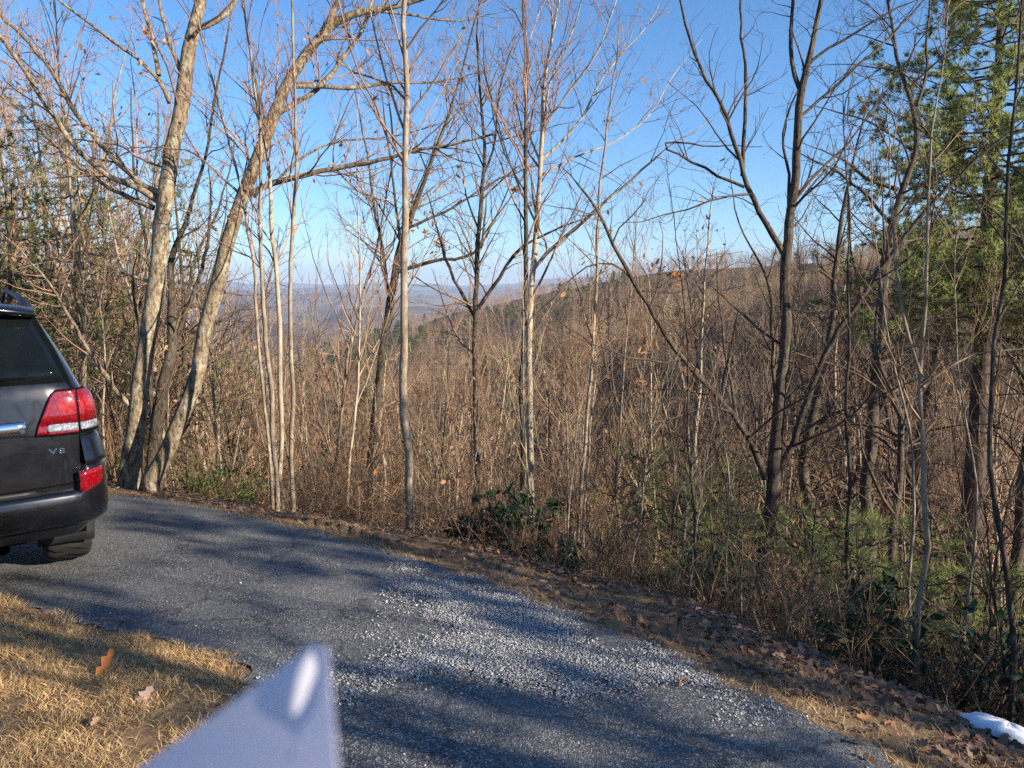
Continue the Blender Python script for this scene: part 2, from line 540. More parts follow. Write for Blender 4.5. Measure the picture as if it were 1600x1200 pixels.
def inpoly(x, y, poly):
    ins = np.zeros(x.shape, bool)
    n = len(poly)
    for i in range(n):
        x0, y0 = poly[i]; x1, y1 = poly[(i + 1) % n]
        c = ((y0 > y) != (y1 > y)) & (x < (x1 - x0) * (y - y0) / (y1 - y0 + 1e-12) + x0)
        ins ^= c
    return ins
GP = np.array([G(*p) for p in [(420, 1062), (520, 1020), (640, 985), (640, 950), (590, 905), (600, 872), (700, 892), (830, 935), (960, 990), (1060, 1040), (1180, 1083), (1250, 1112), (1180, 1112), (1060, 1098), (870, 1090), (700, 1094), (540, 1112), (430, 1120), (395, 1085)]])
def gdens(x, y):
    d = -np.abs(segdist(x, y, np.vstack([GP, GP[:1]])))
    s = np.where(inpoly(x, y, GP), -d, d)      # >0 inside
    return np.clip((s + vnoise(x, y, 0.25, 21) * 0.45 + vnoise(x, y, 0.07, 23) * .15 + .07) / 0.38, 0, 1)

def build_gravel_sheet():
    xs = np.arange(-1.9, 2.0, 0.035); ys = np.arange(2.6, 6.2, 0.035)
    X, Y = np.meshgrid(xs, ys, indexing='ij')
    d = gdens(X.ravel(), Y.ravel()).reshape(X.shape)
    Z = plane(X, Y) + vnoise(X, Y, 1.7, 9) * 0.012 + 0.0065 + 0.010 * d + vnoise(X, Y, 0.09, 22) * 0.006 * d
    idx = np.arange(X.size).reshape(X.shape)
    Q = np.stack([idx[:-1, :-1], idx[1:, :-1], idx[1:, 1:], idx[:-1, 1:]], -1).reshape(-1, 4)
    k = d.ravel()[Q].min(1) > 0.55
    V = np.stack([X, Y, Z], -1).reshape(-1, 3)
    Q = Q[k]
    u, inv = np.unique(Q, return_inverse=True)
    o = link('gravel_patch', mk('gravel_patch', V[u], inv.reshape(-1, 4), smooth=True), None, M['gravel'])
    tag(o, kind='structure', label='patch of pale crushed gravel spread across the drive')
build_gravel_sheet()

OCT = np.array([[1, 0, 0], [0.3, 0.95, 0], [-0.8, 0.6, 0], [-0.7, -0.7, 0], [0.5, -0.85, 0], [0.1, 0.1, 0.75], [0, 0, -0.6]])
OT = np.array([[0, 1, 5], [1, 2, 5], [2, 3, 5], [3, 4, 5], [4, 0, 5]])
def stones(name, x, y, z, s, mtl, label, cat):
    n = len(x)
    V = OCT[None, :6] * (1 + rng.normal(0, 0.18, (n, 6, 3)))
    a = rng.random(n) * 6.28
    c, sn = np.cos(a)[:, None], np.sin(a)[:, None]
    V = V * s[:, None, None]
    tl = rng.normal(0, 0.35, (n, 2))
    Xn = V[..., 0] * c - V[..., 1] * sn; Yn = V[..., 0] * sn + V[..., 1] * c
    Zn = V[..., 2] + Xn * tl[:, :1] + Yn * tl[:, 1:]
    P = np.stack([Xn + x[:, None], Yn + y[:, None], Zn + z[:, None]], -1)
    T = (OT[None] + (np.arange(n) * 6)[:, None, None]).reshape(-1, 3)
    o = link(name, mk(name, P, None, T), None, mtl)
    tag(o, label, cat, kind='stuff')
    return o
n = 300000
x = rng.uniform(-1.9, 2.0, n); y = rng.uniform(2.6, 6.3, n)
d = gdens(x, y)
k = rng.random(n) < d ** 1.5 * 0.98 + 0.0015
x, y = x[k], y[k]
k = (eR(x, y) < 0.05) & (eL(x, y) < 0.1)
x, y = x[k], y[k]
z = plane(x, y) + vnoise(x, y, 1.7, 9) * 0.012 + 0.008 + 0.010 * gdens(x, y) + rng.random(len(x)) * 0.004
stones('gravel_stones', x, y, z, rng.lognormal(math.log(0.0032), 0.33, len(x)), M['stone'], 'loose pale gravel stones heaped over the gravel patch', 'gravel')
# loose chips over the whole drive
n = 8000
r = 2.2 * np.exp(rng.random(n) * math.log(12 / 2.2)); a = np.radians(rng.uniform(-42, 38, n))
x, y = r * np.sin(a), r * np.cos(a)
k = (eR(x, y) < 0.0) & (eL(x, y) < 0.03) & (rng.random(n) < 0.35 + vnoise(x, y, 0.6, 30) * 0.6)
x, y = x[k], y[k]
z = plane(x, y) + vnoise(x, y, 1.7, 9) * 0.012 + 0.007
stones('loose_chips', x, y, z, rng.lognormal(math.log(0.0030), 0.35, len(x)), M['stone'], 'loose small stone chips scattered over the asphalt', 'stone chips')

# ------------------------------------------------------------------ leaves, grass
def leaves(P, size, up=None, lobed=False, fold=0.35, tilt=1.0, crl=0.5):
    """P (n,3) -> verts,quads: folded leaf blades"""
    n = len(P)
    size = np.broadcast_to(size, (n,))
    if lobed:
        ys = np.array([0, .18, .36, .54, .72, .88, 1.0]); ws = np.array([.03, .22, .12, .33, .15, .2, .02])
    else:
        ys = np.array([0, .35, .7, 1.0]); ws = np.array([.02, .26, .2, .02])
    m = len(ys)
    curl = rng.normal(0, crl, n)
    base = np.zeros((n, m, 3, 3))
    zc = (ys[None] ** 2) * curl[:, None]
    for s, j in ((-1, 0), (0, 1), (1, 2)):
        base[:, :, j, 0] = s * ws[None] * (1 + rng.normal(0, .12, (n, m)) * abs(s))
        base[:, :, j, 1] = ys[None]
        base[:, :, j, 2] = zc + abs(s) * ws[None] * (fold + rng.normal(0, crl, (n, 1)))
    base[..., 1] -= 0.5
    base *= size[:, None, None, None]
    if up is None: nz = nrm(rng.standard_normal((n, 3)))
    else: nz = nrm(np.asarray(up) + rng.standard_normal((n, 3)) * tilt)
    rv = rng.standard_normal((n, 3))
    ny = nrm(rv - (rv * nz).sum(-1, keepdims=True) * nz)
    nx = np.cross(ny, nz)
    V = base[..., 0:1] * nx[:, None, None] + base[..., 1:2] * ny[:, None, None] + base[..., 2:3] * nz[:, None, None] + P[:, None, None]
    idx = np.arange(m * 3).reshape(m, 3)
    q = np.concatenate([np.stack([idx[:-1, j], idx[:-1, j + 1], idx[1:, j + 1], idx[1:, j]], -1) for j in (0, 1)])
    Q = (q[None] + (np.arange(n) * m * 3)[:, None, None]).reshape(-1, 4)
    return V.reshape(-1, 3), Q

def blades(x, y, z, h, w, lean):
    n = len(x)
    a = rng.random(n) * 6.28
    dx, dy = np.cos(a), np.sin(a)
    b = rng.random(n) * 6.28
    wx, wy = np.cos(b) * w, np.sin(b) * w
    V = np.zeros((n, 5, 3))
    P = np.stack([x, y, z], -1)
    for k, (f, l, ww) in enumerate(((0, 0, 1), (0.55, .35, .8), (1, 1, 0))):
        c = P + np.stack([dx * lean * l, dy * lean * l, h * f], -1)
        if k < 2:
            V[:, 2 * k] = c + np.stack([wx * ww, wy * ww, 0 * wx], -1)
            V[:, 2 * k + 1] = c - np.stack([wx * ww, wy * ww, 0 * wx], -1)
        else: V[:, 4] = c
    q = np.array([[0, 1, 3, 2]]) + (np.arange(n) * 5)[:, None]
    t = np.array([[2, 3, 4]]) + (np.arange(n) * 5)[:, None]
    return V.reshape(-1, 3), q, t

def zground(x, y):
    return H(x, y)

n = 230000
x = rng.uniform(-5.2, -0.9, n); y = rng.uniform(1.8, 5.4, n)
l = eL(x, y)
cl = vnoise(x, y, 0.16, 40) + 0.6 * vnoise(x, y, 0.05, 41) + 0.5 * vnoise(x, y, 0.6, 43)
k = (l > -0.03 + vnoise(x, y, .1, 42) * .1) & (rng.random(n) < np.clip(0.72 + cl * 1.1, 0.10, 1)) & (x > -y * 0.75)
x, y, cl = x[k], y[k], cl[k]
h = np.clip(0.004 + 0.026 * (cl + 0.5) + rng.normal(0, .009, len(x)), .003, .07)
V, q, t_ = blades(x, y, zground(x, y) - 0.002, h, rng.uniform(.0009, .0022, len(x)), rng.uniform(0.02, 0.075, len(x)))
o = link('dry_grass', mk('dry_grass', V, q, t_), None, M['dry_grass'])
tag(o, 'straw coloured dead grass in tufts at lower left beside the drive', 'grass', kind='stuff')

n = 190000
r = 2.4 * np.exp(rng.random(n) * math.log(12 / 2.4)); a = np.radians(rng.uniform(-42, 40, n))
x, y = r * np.sin(a), r * np.cos(a)
e = eR(x, y)
pat = vnoise(x, y, 0.35, 50) + 0.5 * vnoise(x, y, 0.1, 51)
k = (e > -0.06 + vnoise(x, y, .15, 53) * .12) & (e < 1.3) & (rng.random(n) < np.clip((0.8 - e * 0.6) * (0.55 + pat), 0, 1))
x, y = x[k], y[k]
V, q, t_ = blades(x, y, zground(x, y) - 0.002, rng.uniform(.008, .045, len(x)), rng.uniform(.001, .0022, len(x)), rng.uniform(0.015, 0.07, len(x)))
o = link('verge_grass', mk('verge_grass', V, q, t_), None, M['verge_grass'])
tag(o, 'thin dead grass and pine needles on the sloping verge between drive and thicket', 'grass', kind='stuff')

n = 75000
r = 2.3 * np.exp(rng.random(n) * math.log(16 / 2.3)); a = np.radians(rng.uniform(-42, 42, n))
x, y = r * np.sin(a), r * np.cos(a)
e = eR(x, y)
dn = np.interp(e, [-0.1, 0.1, 0.4, 1.0, 2.2, 4], [0, .10, .35, .85, .6, .25]) * (0.6 + 1.2 * vnoise(x, y, .3, 60))
dn = np.where((y < 4.3) & (x > .6), dn * 1.3, dn * 1.15)
k = rng.random(n) < dn
x, y = x[k], y[k]
P = np.stack([x, y, zground(x, y) + rng.random(len(x)) * .02 + .004], -1)
V, Q = leaves(P, rng.uniform(.025, .08, len(x)), up=(0, 0, 1), lobed=True, tilt=.16, fold=.12, crl=.28)
o = link('leaf_litter', mk('leaf_litter', V, Q), None, M['litter'])
tag(o, 'brown fallen oak leaves banked along the verge below the drive', 'leaf litter', kind='stuff')

# single fallen leaves on the grass
for px, py, s, c, lab in [(168, 1052, .11, (.50, .17, .045), 'curled orange oak leaf lying on the dead grass, brightest at lower left'),
                          (245, 1085, .10, (.32, .18, .12), 'brown oak leaf lying on the grass right of the orange leaf'),
                          (228, 1092, .09, (.46, .30, .24), 'pinkish tan fallen leaf beside the brown leaf in the grass'),
                          (150, 1135, .05, (.45, .27, .15), 'small tan leaf low in the dead grass at lower left'),
                          (75, 962, .07, (.45, .16, .06), 'rust coloured leaf near the far edge of the grass'),
                          (60, 955, .06, (.34, .19, .11), 'dull brown leaf beside the rust coloured leaf'),
                          (1062, 1092 - 18, .05, (.5, .2, .06), 'small orange leaf lying by the gravel edge')]:
    p = G(px, py)
    V, Q = leaves(np.zeros((1, 3)), s, up=(0, -.3, 1), lobed=True, tilt=.35)
    m_, t_, b_ = mat('fallen_leaf', .55, .3)
    b_.inputs['Base Color'].default_value = (*c, 1)
    o = link('fallen_leaf', mk('fallen_leaf', V, Q), None, m_)
    o.location = (p[0], p[1], Hs(*p) + .03)
    tag(o, lab, 'leaf', 'single leaves lying on the ground')

# snow patch at lower right
def snow():
    c = min((at(1577, 1147, Y_) for Y_ in np.arange(2.2, 4.2, .02)), key=lambda p_: abs(p_[2] - Hs(p_[0], p_[1]) - .02))
    k = 40
    a = np.linspace(0, 2 * np.pi, k, endpoint=False)
    rad = 1 + .12 * np.sin(3 * a + 1) + .07 * np.sin(7 * a) + rng.normal(0, .025, k)
    V = []; Q = []
    rings = [(1.0, 0), (.95, .03), (.8, .05), (.5, .062), (.2, .066)]
    ex = np.array([.86, -.5]); ey = np.array([.5, .86])
    for s, h in rings:
        for i in range(k):
            u = math.cos(a[i]) * rad[i] * s * .19; v = math.sin(a[i]) * rad[i] * s * .10
            p = c[:2] + ex * u + ey * v
            V.append((p[0] - c[0], p[1] - c[1], Hs(p[0], p[1]) + h * rng.uniform(.75, 1.15) + .012))
    for j in range(len(rings) - 1):
        for i in range(k):
            Q.append((j * k + i, j * k + (i + 1) % k, (j + 1) * k + (i + 1) % k, (j + 1) * k + i))
    V.append((0, 0, Hs(c[0], c[1]) + .082))
    T = [((len(rings) - 1) * k + i, (len(rings) - 1) * k + (i + 1) % k, len(V) - 1) for i in range(k)]
    m_, t_, b_ = mat('snow', .6, .3)
    b_.inputs['Base Color'].default_value = (.86, .88, .92, 1)
    bump(t_, b_, noise(t_, 60, 4), .3, .004)
    o = link('snow_patch', mk('snow_patch', V, Q, T, smooth=True), None, m_)
    o.location = (c[0], c[1], 0)
    tag(o, 'small leftover patch of white snow on the leaf litter at lower right', 'snow')
snow()

# ------------------------------------------------------------------ trees
def put(parts, name, parent, m, base, smooth=False):
    if isinstance(parts, list):
        parts = [p for p in parts if len(p[0])]
        V, Q = join(parts)
    else: V, Q = parts
    me = mk(name, V - np.asarray(base), Q, smooth=smooth)
    return link(name, me, parent, m)

def twigs(P, R, d1=2.6, d2=4.5, d3=5.0, t0=0.25, l1=(0.35, 1.7), l2=(0.15, 0.7), l3=(0.1, 0.38), rmin=0.0024, up=0.18, ang=(30, 60), wig=0.17, lf=0.22):
    out = []
    P1, R1 = grow(P, R, d1, t0, ang, lf, l1, 7, wig, up, rmin * 1.6, 0.5)
    out.append(tubes(P1, R1, 4) if len(P1) else (np.zeros((0, 3)), np.zeros((0, 4), int)))
    P2, R2 = grow(P1, R1, d2, 0.15, ang, 0.5, l2, 5, wig * 1.2, up * .8, rmin, 0.6)
    if len(P2): out.append(tubes(P2, R2, 3))
    P3 = R3 = None
    if d3 and len(P2):
        P3, R3 = grow(P2, R2, d3, 0.15, ang, 0.55, l3, 4, wig * 1.3, up * .5, rmin * .8, 0.6)
        if len(P3): out.append(tubes(P3, R3, 3))
    tips = np.concatenate([P1[:, -1], P2[:, -1], P2[:, 2]]) if len(P2) else P1[:, -1]
    return out, tips

def hero(name, label, cat, Y, trunk, limbs=(), bk='bark_grey', tw='twig', leaf=0, leafm='dead_leaf', dens=1.0, ext=2.0, leafpx=None, t0=0.3, lim=True, up=0.18, ang=(28, 60), group=None, l1=(0.35, 1.7), flare=1.25, wd=.75):
    T = np.array([at(p[0], p[1], Y) for p in trunk])
    R = np.array([p[2] for p in trunk]) / 2 * Y / F * wd
    if ext:
        d = nrm(T[-1] - T[-2])
        T = np.vstack([T, T[-1] + d * ext * .5 + [.05, .03, 0], T[-1] + d * ext]); R = np.append(R, [R[-1] * .6, .004])
    # reach the ground
    gz = Hs(T[0, 0], T[0, 1])
    if T[0, 2] > gz - .05:
        T = np.vstack([[T[0, 0] - (T[1, 0] - T[0, 0]) * .1, T[0, 1], gz - .08], T]); R = np.append(R[0] * flare, R)
    base = np.array([T[0, 0], T[0, 1], gz])
    n = max(24, int((T[-1, 2] - T[0, 2]) / 0.16))
    P, Rr = resample(T, R, n)
    P[1:-1, 1] += vnoise(P[1:-1, 2], np.full(n - 2, Y * 3.1), .9, 70) * .06
    P[2:-1, 0] += vnoise(P[2:-1, 2], np.full(n - 3, Y * 1.7 + trunk[0][0]), .55, 71) * .05 + vnoise(P[2:-1, 2], np.full(n - 3, Y * 1.7 + trunk[0][0]), .21, 72) * .02
    root = empty(name, base)
    tag(root, label, cat, group)
    big = Rr.max() > 0.05
    put(tubes(P[None], Rr[None], 14 if big else 7, rough=.03 if big else .025), 'trunk', root, M[bk], base, True)
    allP, allR = [(P[None], Rr[None], t0)], None
    crown, tips = [], []
    o_, tp = twigs(P[None], Rr[None], 5.6 * dens, 6.2, 7.0, t0, ang=ang, up=up, l1=l1)
    crown += o_; tips.append(tp)
    for lb in limbs:
        pts, sl = lb[0], lb[1]
        # depth at the start follows the trunk
        q = at(pts[0][0], pts[0][1], Y)
        L = []
        s = 0; prev = q
        for p in pts:
            c0 = at(p[0], p[1], Y)
            s += np.linalg.norm(c0 - prev); prev = c0
            L.append(at(p[0], p[1], Y + sl * s))
        L = np.array(L)
        Rl = np.interp(np.linspace(0, 1, len(pts)), np.linspace(0, 1, len(lb[2])), lb[2]) / 2 * Y / F * (wd + .06)
        d = nrm(L[-1] - L[-2])
        L = np.vstack([L, L[-1] + d * .5 + rng.normal(0, .1, 3)]); Rl = np.append(Rl, .003)
        PL, RL = resample(L, Rl, max(10, int(np.linalg.norm(np.diff(L, axis=0), axis=1).sum() / .13)))
        PL[2:] += rng.normal(0, .006, PL[2:].shape)
        put(tubes(PL[None], RL[None], 8, rough=.05), 'limb', root, M[bk], base, True)
        o_, tp = twigs(PL[None], RL[None], 5.4 * dens, 6.2, 7.0, .08, ang=(30, 75), up=up * .7, l1=l1, lf=.42, l2=(.15, .85))
        crown += o_; tips.append(tp)
    put(crown, 'crown', root, M[tw], base)['kind'] = 'stuff'
    tips = np.concatenate(tips)
    LP = []
    if leaf:
        k = rng.choice(len(tips), min(leaf, len(tips)), replace=False)
        LP.append(tips[k] - [0, 0, .03])
    for px, py, n_, sp in (leafpx or []):
        c = at(px, py, Y)
        dd = np.hypot(tips[:, 0] - c[0], tips[:, 2] - c[2])
        near_ = tips[np.argsort(dd)[:max(3, n_ // 4)]]
        LP.append(near_[rng.integers(0, len(near_), n_)] + rng.normal(0, .04, (n_, 3)))
    if LP:
        LP = np.concatenate(LP)
        V, Q = leaves(LP, rng.uniform(.04, .08, len(LP)), lobed=True)
        c = put((V, Q), 'dead_leaves', root, M[leafm], base)
        c['kind'] = 'stuff'
    return root

hero('oak_tree', 'thick lichened oak trunk rising straight up just right of the dark car', 'tree', 9.3,
     [(203, 740, 50), (208, 700, 40), (215, 640, 36), (232, 540, 34), (245, 440, 33), (255, 330, 32), (262, 280, 32), (275, 210, 29), (285, 130, 29), (300, 60, 26), (318, 0, 21), (330, -130, 15)],
     [([(250, 315), (225, 298), (170, 275), (125, 240), (75, 170), (25, 90), (-30, 20)], -.25, (14, 9, 7)),
      ([(258, 305), (218, 288), (170, 240), (120, 180), (82, 110), (35, 55), (-25, 0)], .2, (14, 9, 7)),
      ([(240, 325), (200, 308), (160, 288), (100, 240), (50, 190), (0, 145)], .1, (11, 7, 4)),
      ([(266, 162), (255, 130), (235, 108), (190, 75), (150, 42), (90, 0)], -.3, (10, 6, 4)),
      ([(248, 118), (240, 60), (225, 20), (216, -30)], .25, (9, 7, 6)),
      ([(282, 110), (270, 80), (255, 40), (243, -10)], -.2, (9, 6, 5)),
      ([(305, 45), (340, 35), (362, 18), (375, -20)], .15, (12, 9, 7)),
      ([(215, 645), (190, 622), (160, 580), (128, 530), (98, 475), (70, 430)], -.35, (11, 7, 4)),
      ([(235, 440), (200, 430), (150, 410), (90, 405)], -.2, (6, 4, 3)),
      ([(256, 262), (220, 250), (190, 225), (140, 222)], .3, (5, 4, 3))],
     'bark_oak', 'twig_red', leaf=130, leafm='tan_leaf', dens=1.25, leafpx=[(272, 100, 16, .07), (268, 125, 8, .06)], t0=.4, ext=4)
hero('oak_tree', 'oak trunk leaning right with long bare limbs reaching across the sky', 'tree', 8.9,
     [(232, 745, 40), (250, 725, 35), (275, 670, 32), (304, 596, 30), (330, 470, 30), (352, 390, 29), (375, 320, 27), (400, 255, 26), (425, 185, 24), (450, 125, 22), (480, 80, 19), (518, 33, 17), (560, 14, 14), (592, 16, 12), (640, 5, 9), (710, -20, 6)],
     [([(380, 308), (425, 285), (480, 272), (520, 265), (600, 250), (640, 235), (700, 228), (755, 215)], -.15, (12, 8, 4)),
      ([(432, 178), (480, 152), (510, 127), (550, 72), (572, 30), (590, -20)], .25, (10, 8, 5)),
      ([(462, 135), (520, 135), (560, 138), (600, 128), (650, 130), (705, 125)], .2, (9, 7, 3)),
      ([(505, 50), (522, 20), (540, -30)], -.1, (13, 11, 9)),
      ([(585, 17), (640, 22), (700, 35), (740, 30)], .2, (6, 4, 2)),
      ([(372, 300), (330, 262), (300, 235), (250, 230)], .3, (5, 4, 2)),
      ([(425, 290), (470, 245), (520, 220), (600, 215), (650, 205)], .4, (6, 4, 2))],
     'bark_oak', 'twig_red', leaf=60, leafm='tan_leaf', dens=1.2, t0=.4, ext=1.5)
hero('oak_tree', 'dark forked trunk between the straight oak and the leaning oak', 'tree', 9.9,
     [(235, 742, 26), (245, 690, 26), (258, 600, 24), (272, 540, 22), (268, 470, 16), (262, 400, 12), (300, 330, 8), (320, 250, 6), (335, 150, 5)],
     [([(262, 560), (285, 500), (310, 440), (325, 380), (330, 300)], .1, (10, 7, 4)), ([(240, 690), (235, 600), (220, 520), (205, 450)], -.1, (9, 7, 4))],
     'bark_dark', 'twig', leaf=30, leafm='tan_leaf', dens=.7)
ML = 'slender pale stems rising from one clump left of centre'
for k, (lab, Y, tr) in enumerate([
    ('leftmost slender stem of the clump left of centre, curving up to the left', 8.0, [(425, 768, 9), (414, 640, 8), (403, 500, 8), (396, 400, 7), (372, 280, 6), (345, 180, 6), (318, 80, 4), (300, -30, 3)]),
    ('second slender stem of the clump left of centre, wavy and dark near its foot', 7.8, [(432, 768, 12), (426, 640, 12), (416, 520, 11), (408, 430, 10), (403, 330, 8), (405, 200, 7), (395, 100, 5), (378, -20, 4)]),
    ('pale straight stem in the middle of the clump left of centre', 8.2, [(440, 770, 12), (437, 600, 12), (433, 450, 11), (426, 350, 10), (420, 250, 8), (400, 140, 7), (388, 60, 5), (380, -30, 4)]),
    ('rightmost straight pale stem of the clump left of centre', 7.9, [(457, 772, 12), (458, 600, 11), (456, 450, 10), (460, 330, 9), (462, 200, 7), (459, 80, 6), (455, -50, 5)])]):
    hero('slender_tree', lab, 'tree', Y, tr, [], ('bark_grey', 'bark_grey', 'bark_pale', 'bark_grey')[k], 'twig_red', leaf=8, leafm='tan_leaf', dens=.9, wd=.62, ext=2, t0=.35, group=ML, up=.3, ang=(22, 45), l1=(.6, 2.6))
hero('slender_tree', 'straight smooth grey trunk standing alone with its foot on the verge', 'tree', 6.9,
     [(641, 822, 19), (637, 700, 17), (630, 560, 16), (628, 450, 15), (630, 350, 14), (632, 250, 12), (633, 150, 11), (632, 60, 10), (631, -60, 8)],
     [([(630, 200), (612, 150), (592, 85), (575, 0)], .2, (5, 4, 2)), ([(634, 186), (665, 145), (695, 100), (722, 55)], -.2, (5, 4, 2)), ([(632, 260), (655, 200), (680, 160)], .2, (4, 3, 2))],
     'bark_grey', 'twig', leaf=16, dens=.8, ext=3, t0=.4, up=.25)
hero('oak_tree', 'leaning twisted vine wrapped tree just behind the smooth grey trunk, brown leaves hanging on', 'tree', 11.5,
     [(575, 805, 20), (585, 650, 18), (597, 540, 19), (612, 450, 20), (624, 390, 18), (645, 330, 14), (668, 270, 10), (700, 190, 7), (720, 120, 5), (738, 40, 4)],
     [([(620, 425), (655, 413), (695, 405), (735, 402), (752, 388), (757, 350)], -.1, (9, 7, 5)),
      ([(640, 355), (690, 335), (730, 310), (770, 285), (830, 260)], .2, (7, 5, 3)),
      ([(608, 470), (600, 400), (585, 330), (575, 250), (560, 170)], .15, (8, 6, 3)),
      ([(628, 390), (618, 320), (610, 250), (600, 180)], -.1, (8, 5, 3))],
     'bark_dark', 'twig', leaf=60, dens=1.2, ext=2, leafpx=[(655, 350, 40, .28), (690, 385, 26, .25), (640, 310, 24, .2)], t0=.3, wd=.62)
hero('slender_tree', 'thin dark tree with a low V fork, left of the tall central pair', 'tree', 9.2,
     [(745, 845, 13), (745, 700, 12), (742, 560, 11), (745, 480, 11), (749, 400, 10), (752, 340, 9), (756, 275, 8), (757, 230, 7), (750, 165, 6), (745, 60, 4)],
     [([(744, 500), (722, 460), (702, 420), (688, 378), (680, 340)], .2, (7, 6, 4)), ([(747, 482), (775, 440), (800, 400), (818, 380), (850, 368)], -.2, (8, 6, 4)),
      ([(757, 270), (772, 235), (776, 180), (782, 130)], .2, (5, 4, 3)), ([(757, 225), (800, 215), (840, 205)], .1, (3, 2, 2))],
     'bark_dark', 'twig', leaf=10, dens=1, ext=1.5, t0=.35)
hero('slender_tree', 'straight dark stem, the left one of the tall central pair', 'tree', 8.3,
     [(817, 858, 11), (815, 650, 11), (816, 500, 10), (820, 400, 10), (822, 300, 8), (822, 200, 7), (820, 100, 6), (816, -30, 4)],
     [([(821, 250), (830, 180), (845, 120), (880, 60)], .3, (4, 3, 2)), ([(821, 300), (790, 250), (770, 180), (755, 100)], -.2, (4, 3, 2))], 'bark_dark', 'twig_red', leaf=6, dens=.9, ext=2, up=.3, ang=(22, 45), t0=.4, l1=(.6, 2.4))
hero('slender_tree', 'pale barked stem, the right one of the tall central pair, branching like a fan', 'tree', 9.0,
     [(832, 868, 15), (828, 700, 14), (826, 600, 13), (827, 500, 13), (835, 400, 12), (841, 310, 10), (846, 240, 9), (848, 190, 8), (851, 140, 7), (858, 80, 6), (872, 0, 4)],
     [([(830, 425), (860, 388), (905, 352), (950, 310), (1000, 270), (1035, 235)], -.15, (8, 6, 3)),
      ([(846, 250), (880, 220), (920, 168), (936, 125), (965, 90), (1005, 50)], .2, (6, 4, 2)),
      ([(848, 195), (872, 165), (905, 125), (940, 70), (960, 10)], -.25, (5, 4, 2)),
      ([(844, 275), (890, 248), (950, 228), (1010, 190), (1050, 120)], .3, (5, 3, 2)),
      ([(845, 255), (826, 210), (818, 150), (822, 90), (840, 20)], .2, (5, 3, 2)),
      ([(847, 215), (860, 120), (900, 40), (915, -30)], -.1, (5, 3, 2)),
      ([(838, 350), (810, 290), (785, 220), (760, 120)], .25, (5, 3, 2))],
     'bark_pale', 'twig_red', leaf=14, dens=1.05, ext=1.5, up=.25, ang=(22, 48), t0=.4)
hero('chestnut_tree', 'dark ridged main trunk with tall V limbs and one long limb slanting left', 'tree', 8.0,
     [(1197, 885, 34), (1205, 790, 30), (1214, 700, 27), (1218, 600, 23), (1226, 500, 22), (1231, 400, 20), (1238, 330, 18), (1244, 250, 16), (1250, 150, 15), (1256, 120, 13), (1264, 75, 11), (1277, 30, 9), (1290, -40, 8)],
     [([(1228, 402), (1208, 368), (1186, 332), (1165, 290), (1158, 262), (1140, 190), (1120, 150), (1090, 95), (1070, 45), (1063, -5)], -.12, (12, 9, 6, 4)),
      ([(1160, 275), (1163, 200), (1167, 130), (1159, 60), (1158, -10)], .1, (8, 6, 4)),
      ([(1163, 292), (1110, 270), (1072, 245), (1045, 234), (1026, 228), (1042, 217), (1105, 228)], .05, (6, 4, 3)),
      ([(1250, 140), (1237, 112), (1233, 60), (1240, 18), (1240, -30)], .15, (9, 7, 5)),
      ([(1254, 110), (1280, 82), (1310, 66), (1350, 45), (1402, 8)], -.2, (6, 5, 3)),
      ([(1247, 185), (1280, 158), (1330, 112), (1380, 70), (1425, 20)], .15, (6, 5, 4)),
      ([(1212, 742), (1235, 705), (1255, 640), (1280, 570), (1320, 500), (1357, 448), (1392, 398), (1440, 335), (1485, 288), (1560, 220)], -.15, (15, 11, 8, 5)),
      ([(1232, 320), (1233, 257), (1222, 238), (1225, 190), (1243, 140)], .2, (6, 5, 3)),
      ([(1196, 748), (1180, 702), (1142, 640), (1082, 580), (1032, 512), (1002, 458), (967, 402), (947, 355), (928, 318)], -.1, (14, 10, 8, 5)),
      ([(1002, 458), (975, 420), (940, 405), (905, 425), (880, 450)], .1, (4, 3, 2)),
      ([(1002, 455), (1035, 455), (1050, 462), (1085, 445)], .1, (4, 3, 2)),
      ([(1224, 540), (1190, 520), (1150, 480), (1130, 465), (1105, 440)], .25, (6, 4, 2)),
      ([(1238, 330), (1260, 300), (1290, 265), (1330, 240)], .2, (5, 4, 2)),
      ([(1215, 690), (1208, 560), (1205, 450), (1203, 430), (1180, 400), (1150, 340)], .15, (8, 6, 3))],
     'bark_dark', 'twig_dark', leaf=10, dens=.55, ext=3, leafpx=[(1000, 432, 10, .05), (1018, 436, 9, .05), (1045, 428, 6, .04), (1055, 425, 3, .02), (970, 440, 6, .05), (1000, 570, 10, .12), (1020, 575, 8, .06)], t0=.45)
hero('gnarled_tree', 'dark crooked trunk with horizontal limbs between the main trunk and the pine', 'tree', 12.0,
     [(1362, 850, 26), (1352, 760, 22), (1362, 690, 26), (1370, 600, 22), (1375, 520, 20), (1380, 440, 19), (1388, 380, 17), (1397, 340, 15), (1412, 290, 13), (1430, 240, 11), (1433, 190, 10), (1418, 135, 8), (1402, 95, 7), (1392, 40, 6), (1385, -20, 5)],
     [([(1402, 296), (1370, 285), (1345, 275), (1328, 255), (1300, 240)], -.2, (9, 6, 3)), ([(1433, 165), (1450, 115), (1446, 70), (1455, 0)], .2, (7, 5, 3)),
      ([(1377, 478), (1335, 470), (1285, 490), (1250, 486), (1220, 480)], .2, (7, 5, 3)), ([(1392, 350), (1350, 300), (1300, 262), (1270, 250)], .3, (7, 5, 3)),
      ([(1425, 235), (1380, 200), (1330, 180), (1290, 170)], .2, (6, 4, 2)), ([(1372, 560), (1420, 520), (1460, 500), (1500, 470)], .1, (7, 5, 3)),
      ([(1365, 660), (1395, 600), (1410, 540), (1420, 480)], -.2, (8, 5, 3))],
     'bark_dark', 'twig_dark', dens=1.1, ext=2.5, up=.05, ang=(40, 75), t0=.35)
